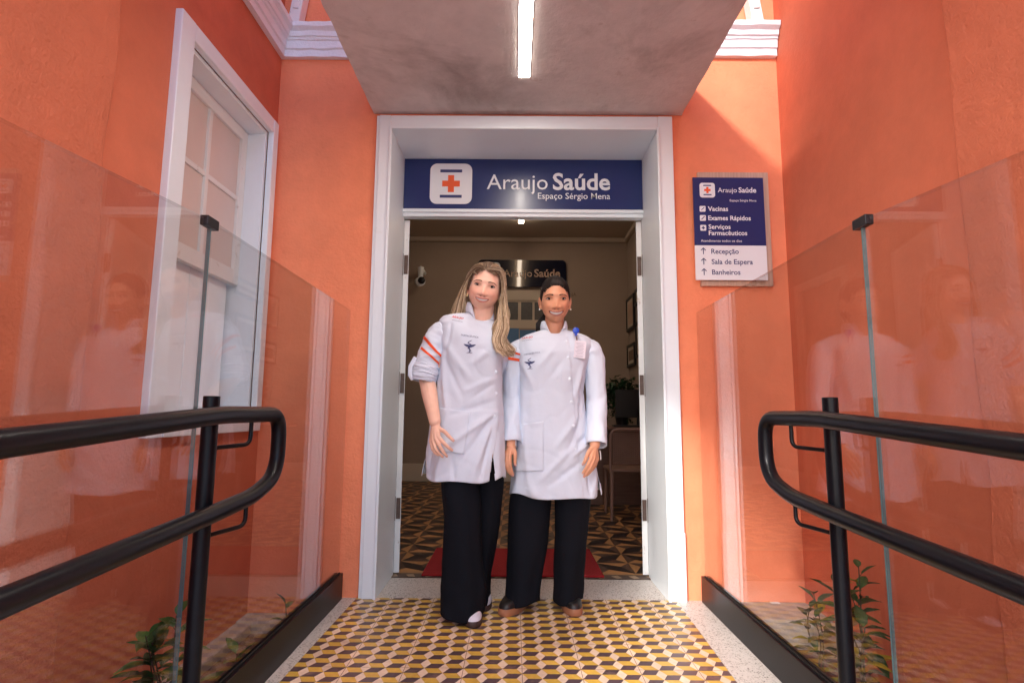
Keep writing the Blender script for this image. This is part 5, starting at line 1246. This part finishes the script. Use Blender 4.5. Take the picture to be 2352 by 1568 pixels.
    for k in range(12): b2.box((-.018 + k * .0031, -.0006, -.038), (-.0165 + k * .0031, -.0001, -.031), 0, Mc)
    b2.build('card_print', 'badge_grey', card)
    # bracelet and cuff button
    w3 = wy(1378, 1034, 2.75); b2 = MB(); b2.tube([w3 + V(0, 0, 0), w3 + V(.002, -.004, -.015), w3 + V(.003, -.003, -.034), w3 + V(.003, 0, -.044)], .0016, 6); b2.build('bracelet', 'pearl', root, smooth=60)
    # trousers
    b_ = MB(); v1, f1 = leg_loft([(.045, -.038, .132, 2.875, .095), (.14, -.030, .140, 2.87, .088), (.30, -.028, .168, 2.86, .082), (.44, -.022, .184, 2.86, .085), (.55, -.012, .196, 2.870, .095), (.62, .03, .20, 2.87, .085), (.76, .05, .21, 2.87, .08)], 72, 3, .006)
    b_.add(v1, f1); v2, f2 = leg_loft([(.050, .196, .338, 2.895, .092), (.14, .198, .345, 2.89, .085), (.30, .205, .358, 2.87, .080), (.44, .205, .372, 2.865, .085), (.55, .203, .386, 2.870, .095), (.62, .20, .36, 2.87, .085), (.76, .19, .35, 2.87, .08)], 72, 9, .006)
    b_.add(v2, f2); tr = b_.build('trousers', 'trouser', root, smooth=70); solid(tr, .003)
    shoe(root, V(.012, 2.865, 0), R(-30), .25, .098, 'tan_sole', 'dark_shoe', .032, h=.062); shoe(root, V(.283, 2.888, 0), R(6), .25, .098, 'tan_sole', 'dark_shoe', .032, h=.062)
    # slicked hair cap with comb lines, ponytail behind
    hv, hf = head_mesh(P, 240, 220); cap = MB()
    def off(v):
        ax = abs(v.x); hl = .088 - .75 * max(0, ax - .02); 
        if ax > .056: hl = min(hl, .061 - (ax - .056) * 5)
        e = v.z - hl if v.y < .022 else .05
        return e
    vs_ = []; es = []
    for v in hv:
        e = off(v); es.append(e); n_ = v.normalized(); k = .0075 * sstep(0, .022, e) + .0007; k += .0007 * math.sin(math.atan2(v.x, v.z + .02) * 70 + noise.noise(v * 20) * 3) * sstep(.005, .03, e)
        if abs(v.x) < .004 and v.z > 0: k -= .0016
        vs_.append(Mh @ (v + n_ * k))
    for f in hf:
        if all(es[k] > 0 for k in f) and sum(hv[k].z for k in f) / 4 > -.08:
            cc = .016 + .010 * noise.noise(Vector((math.atan2(hv[f[0]].x, hv[f[0]].z + .02) * 25, 1, 2))); cap.add([vs_[k] for k in f], [(0, 1, 2, 3)], 0, (cc, cc * .72, cc * .62))
    hair = cap.build('hair', 'hair', root, smooth=180); rg = random.Random(2); lk = MB()
    for k in range(70):
        x = rg.uniform(-.02, .02); p0 = Mh @ V(x * .5, .115, -.02); lk.tube([p0, p0 + V(x - .012, .02, -.04), p0 + V(x * 1.6 - .05, .0, -.10), p0 + V(x * 1.4 - .058, -.01, -.17)], [.004, .005, .004, .001], 6, c=(.016, .011, .010))
    for k in range(650):   # combed back strands over the scalp
        a = rg.uniform(-1, 1); x = a * .066; hz = .096 - .75 * max(0, abs(x) - .02); hz = min(hz, .066 - max(0, abs(x) - .056) * 2) if abs(x) > .056 else hz
        d0 = V(x, -math.sqrt(max(.0004, .0082 - x * x)) , hz + rg.uniform(-.001, .03) * (1 if rg.random() < .5 else .15)).normalized(); d1 = V(x * .9 + a * .03, .085, .075).normalized(); pts = []
        for i in range(10):
            t = i / 9; d = (d0 * (1 - t) + d1 * t).normalized(); h = head_point(tuple(d), P); pts.append(Mh @ (h + d * (.0012 + .0078 * sstep(0, .3, t))))
        g = rg.uniform(.6, 1.5); lk.tube(pts, [.0003] + [.0008] * 9, 4, c=(.017 * g, .012 * g, .010 * g))
    lk.build('ponytail', 'hair', hair, smooth=180)
    for s in (-1, 1):
        b2 = MB(); b2.ell(Mh @ V(s * .0795, -.004, -.046), (.0036, .0036, .0036), 12, 8); b2.build('earring', 'pearl', root, smooth=180)
woman_fair()
woman_dark()
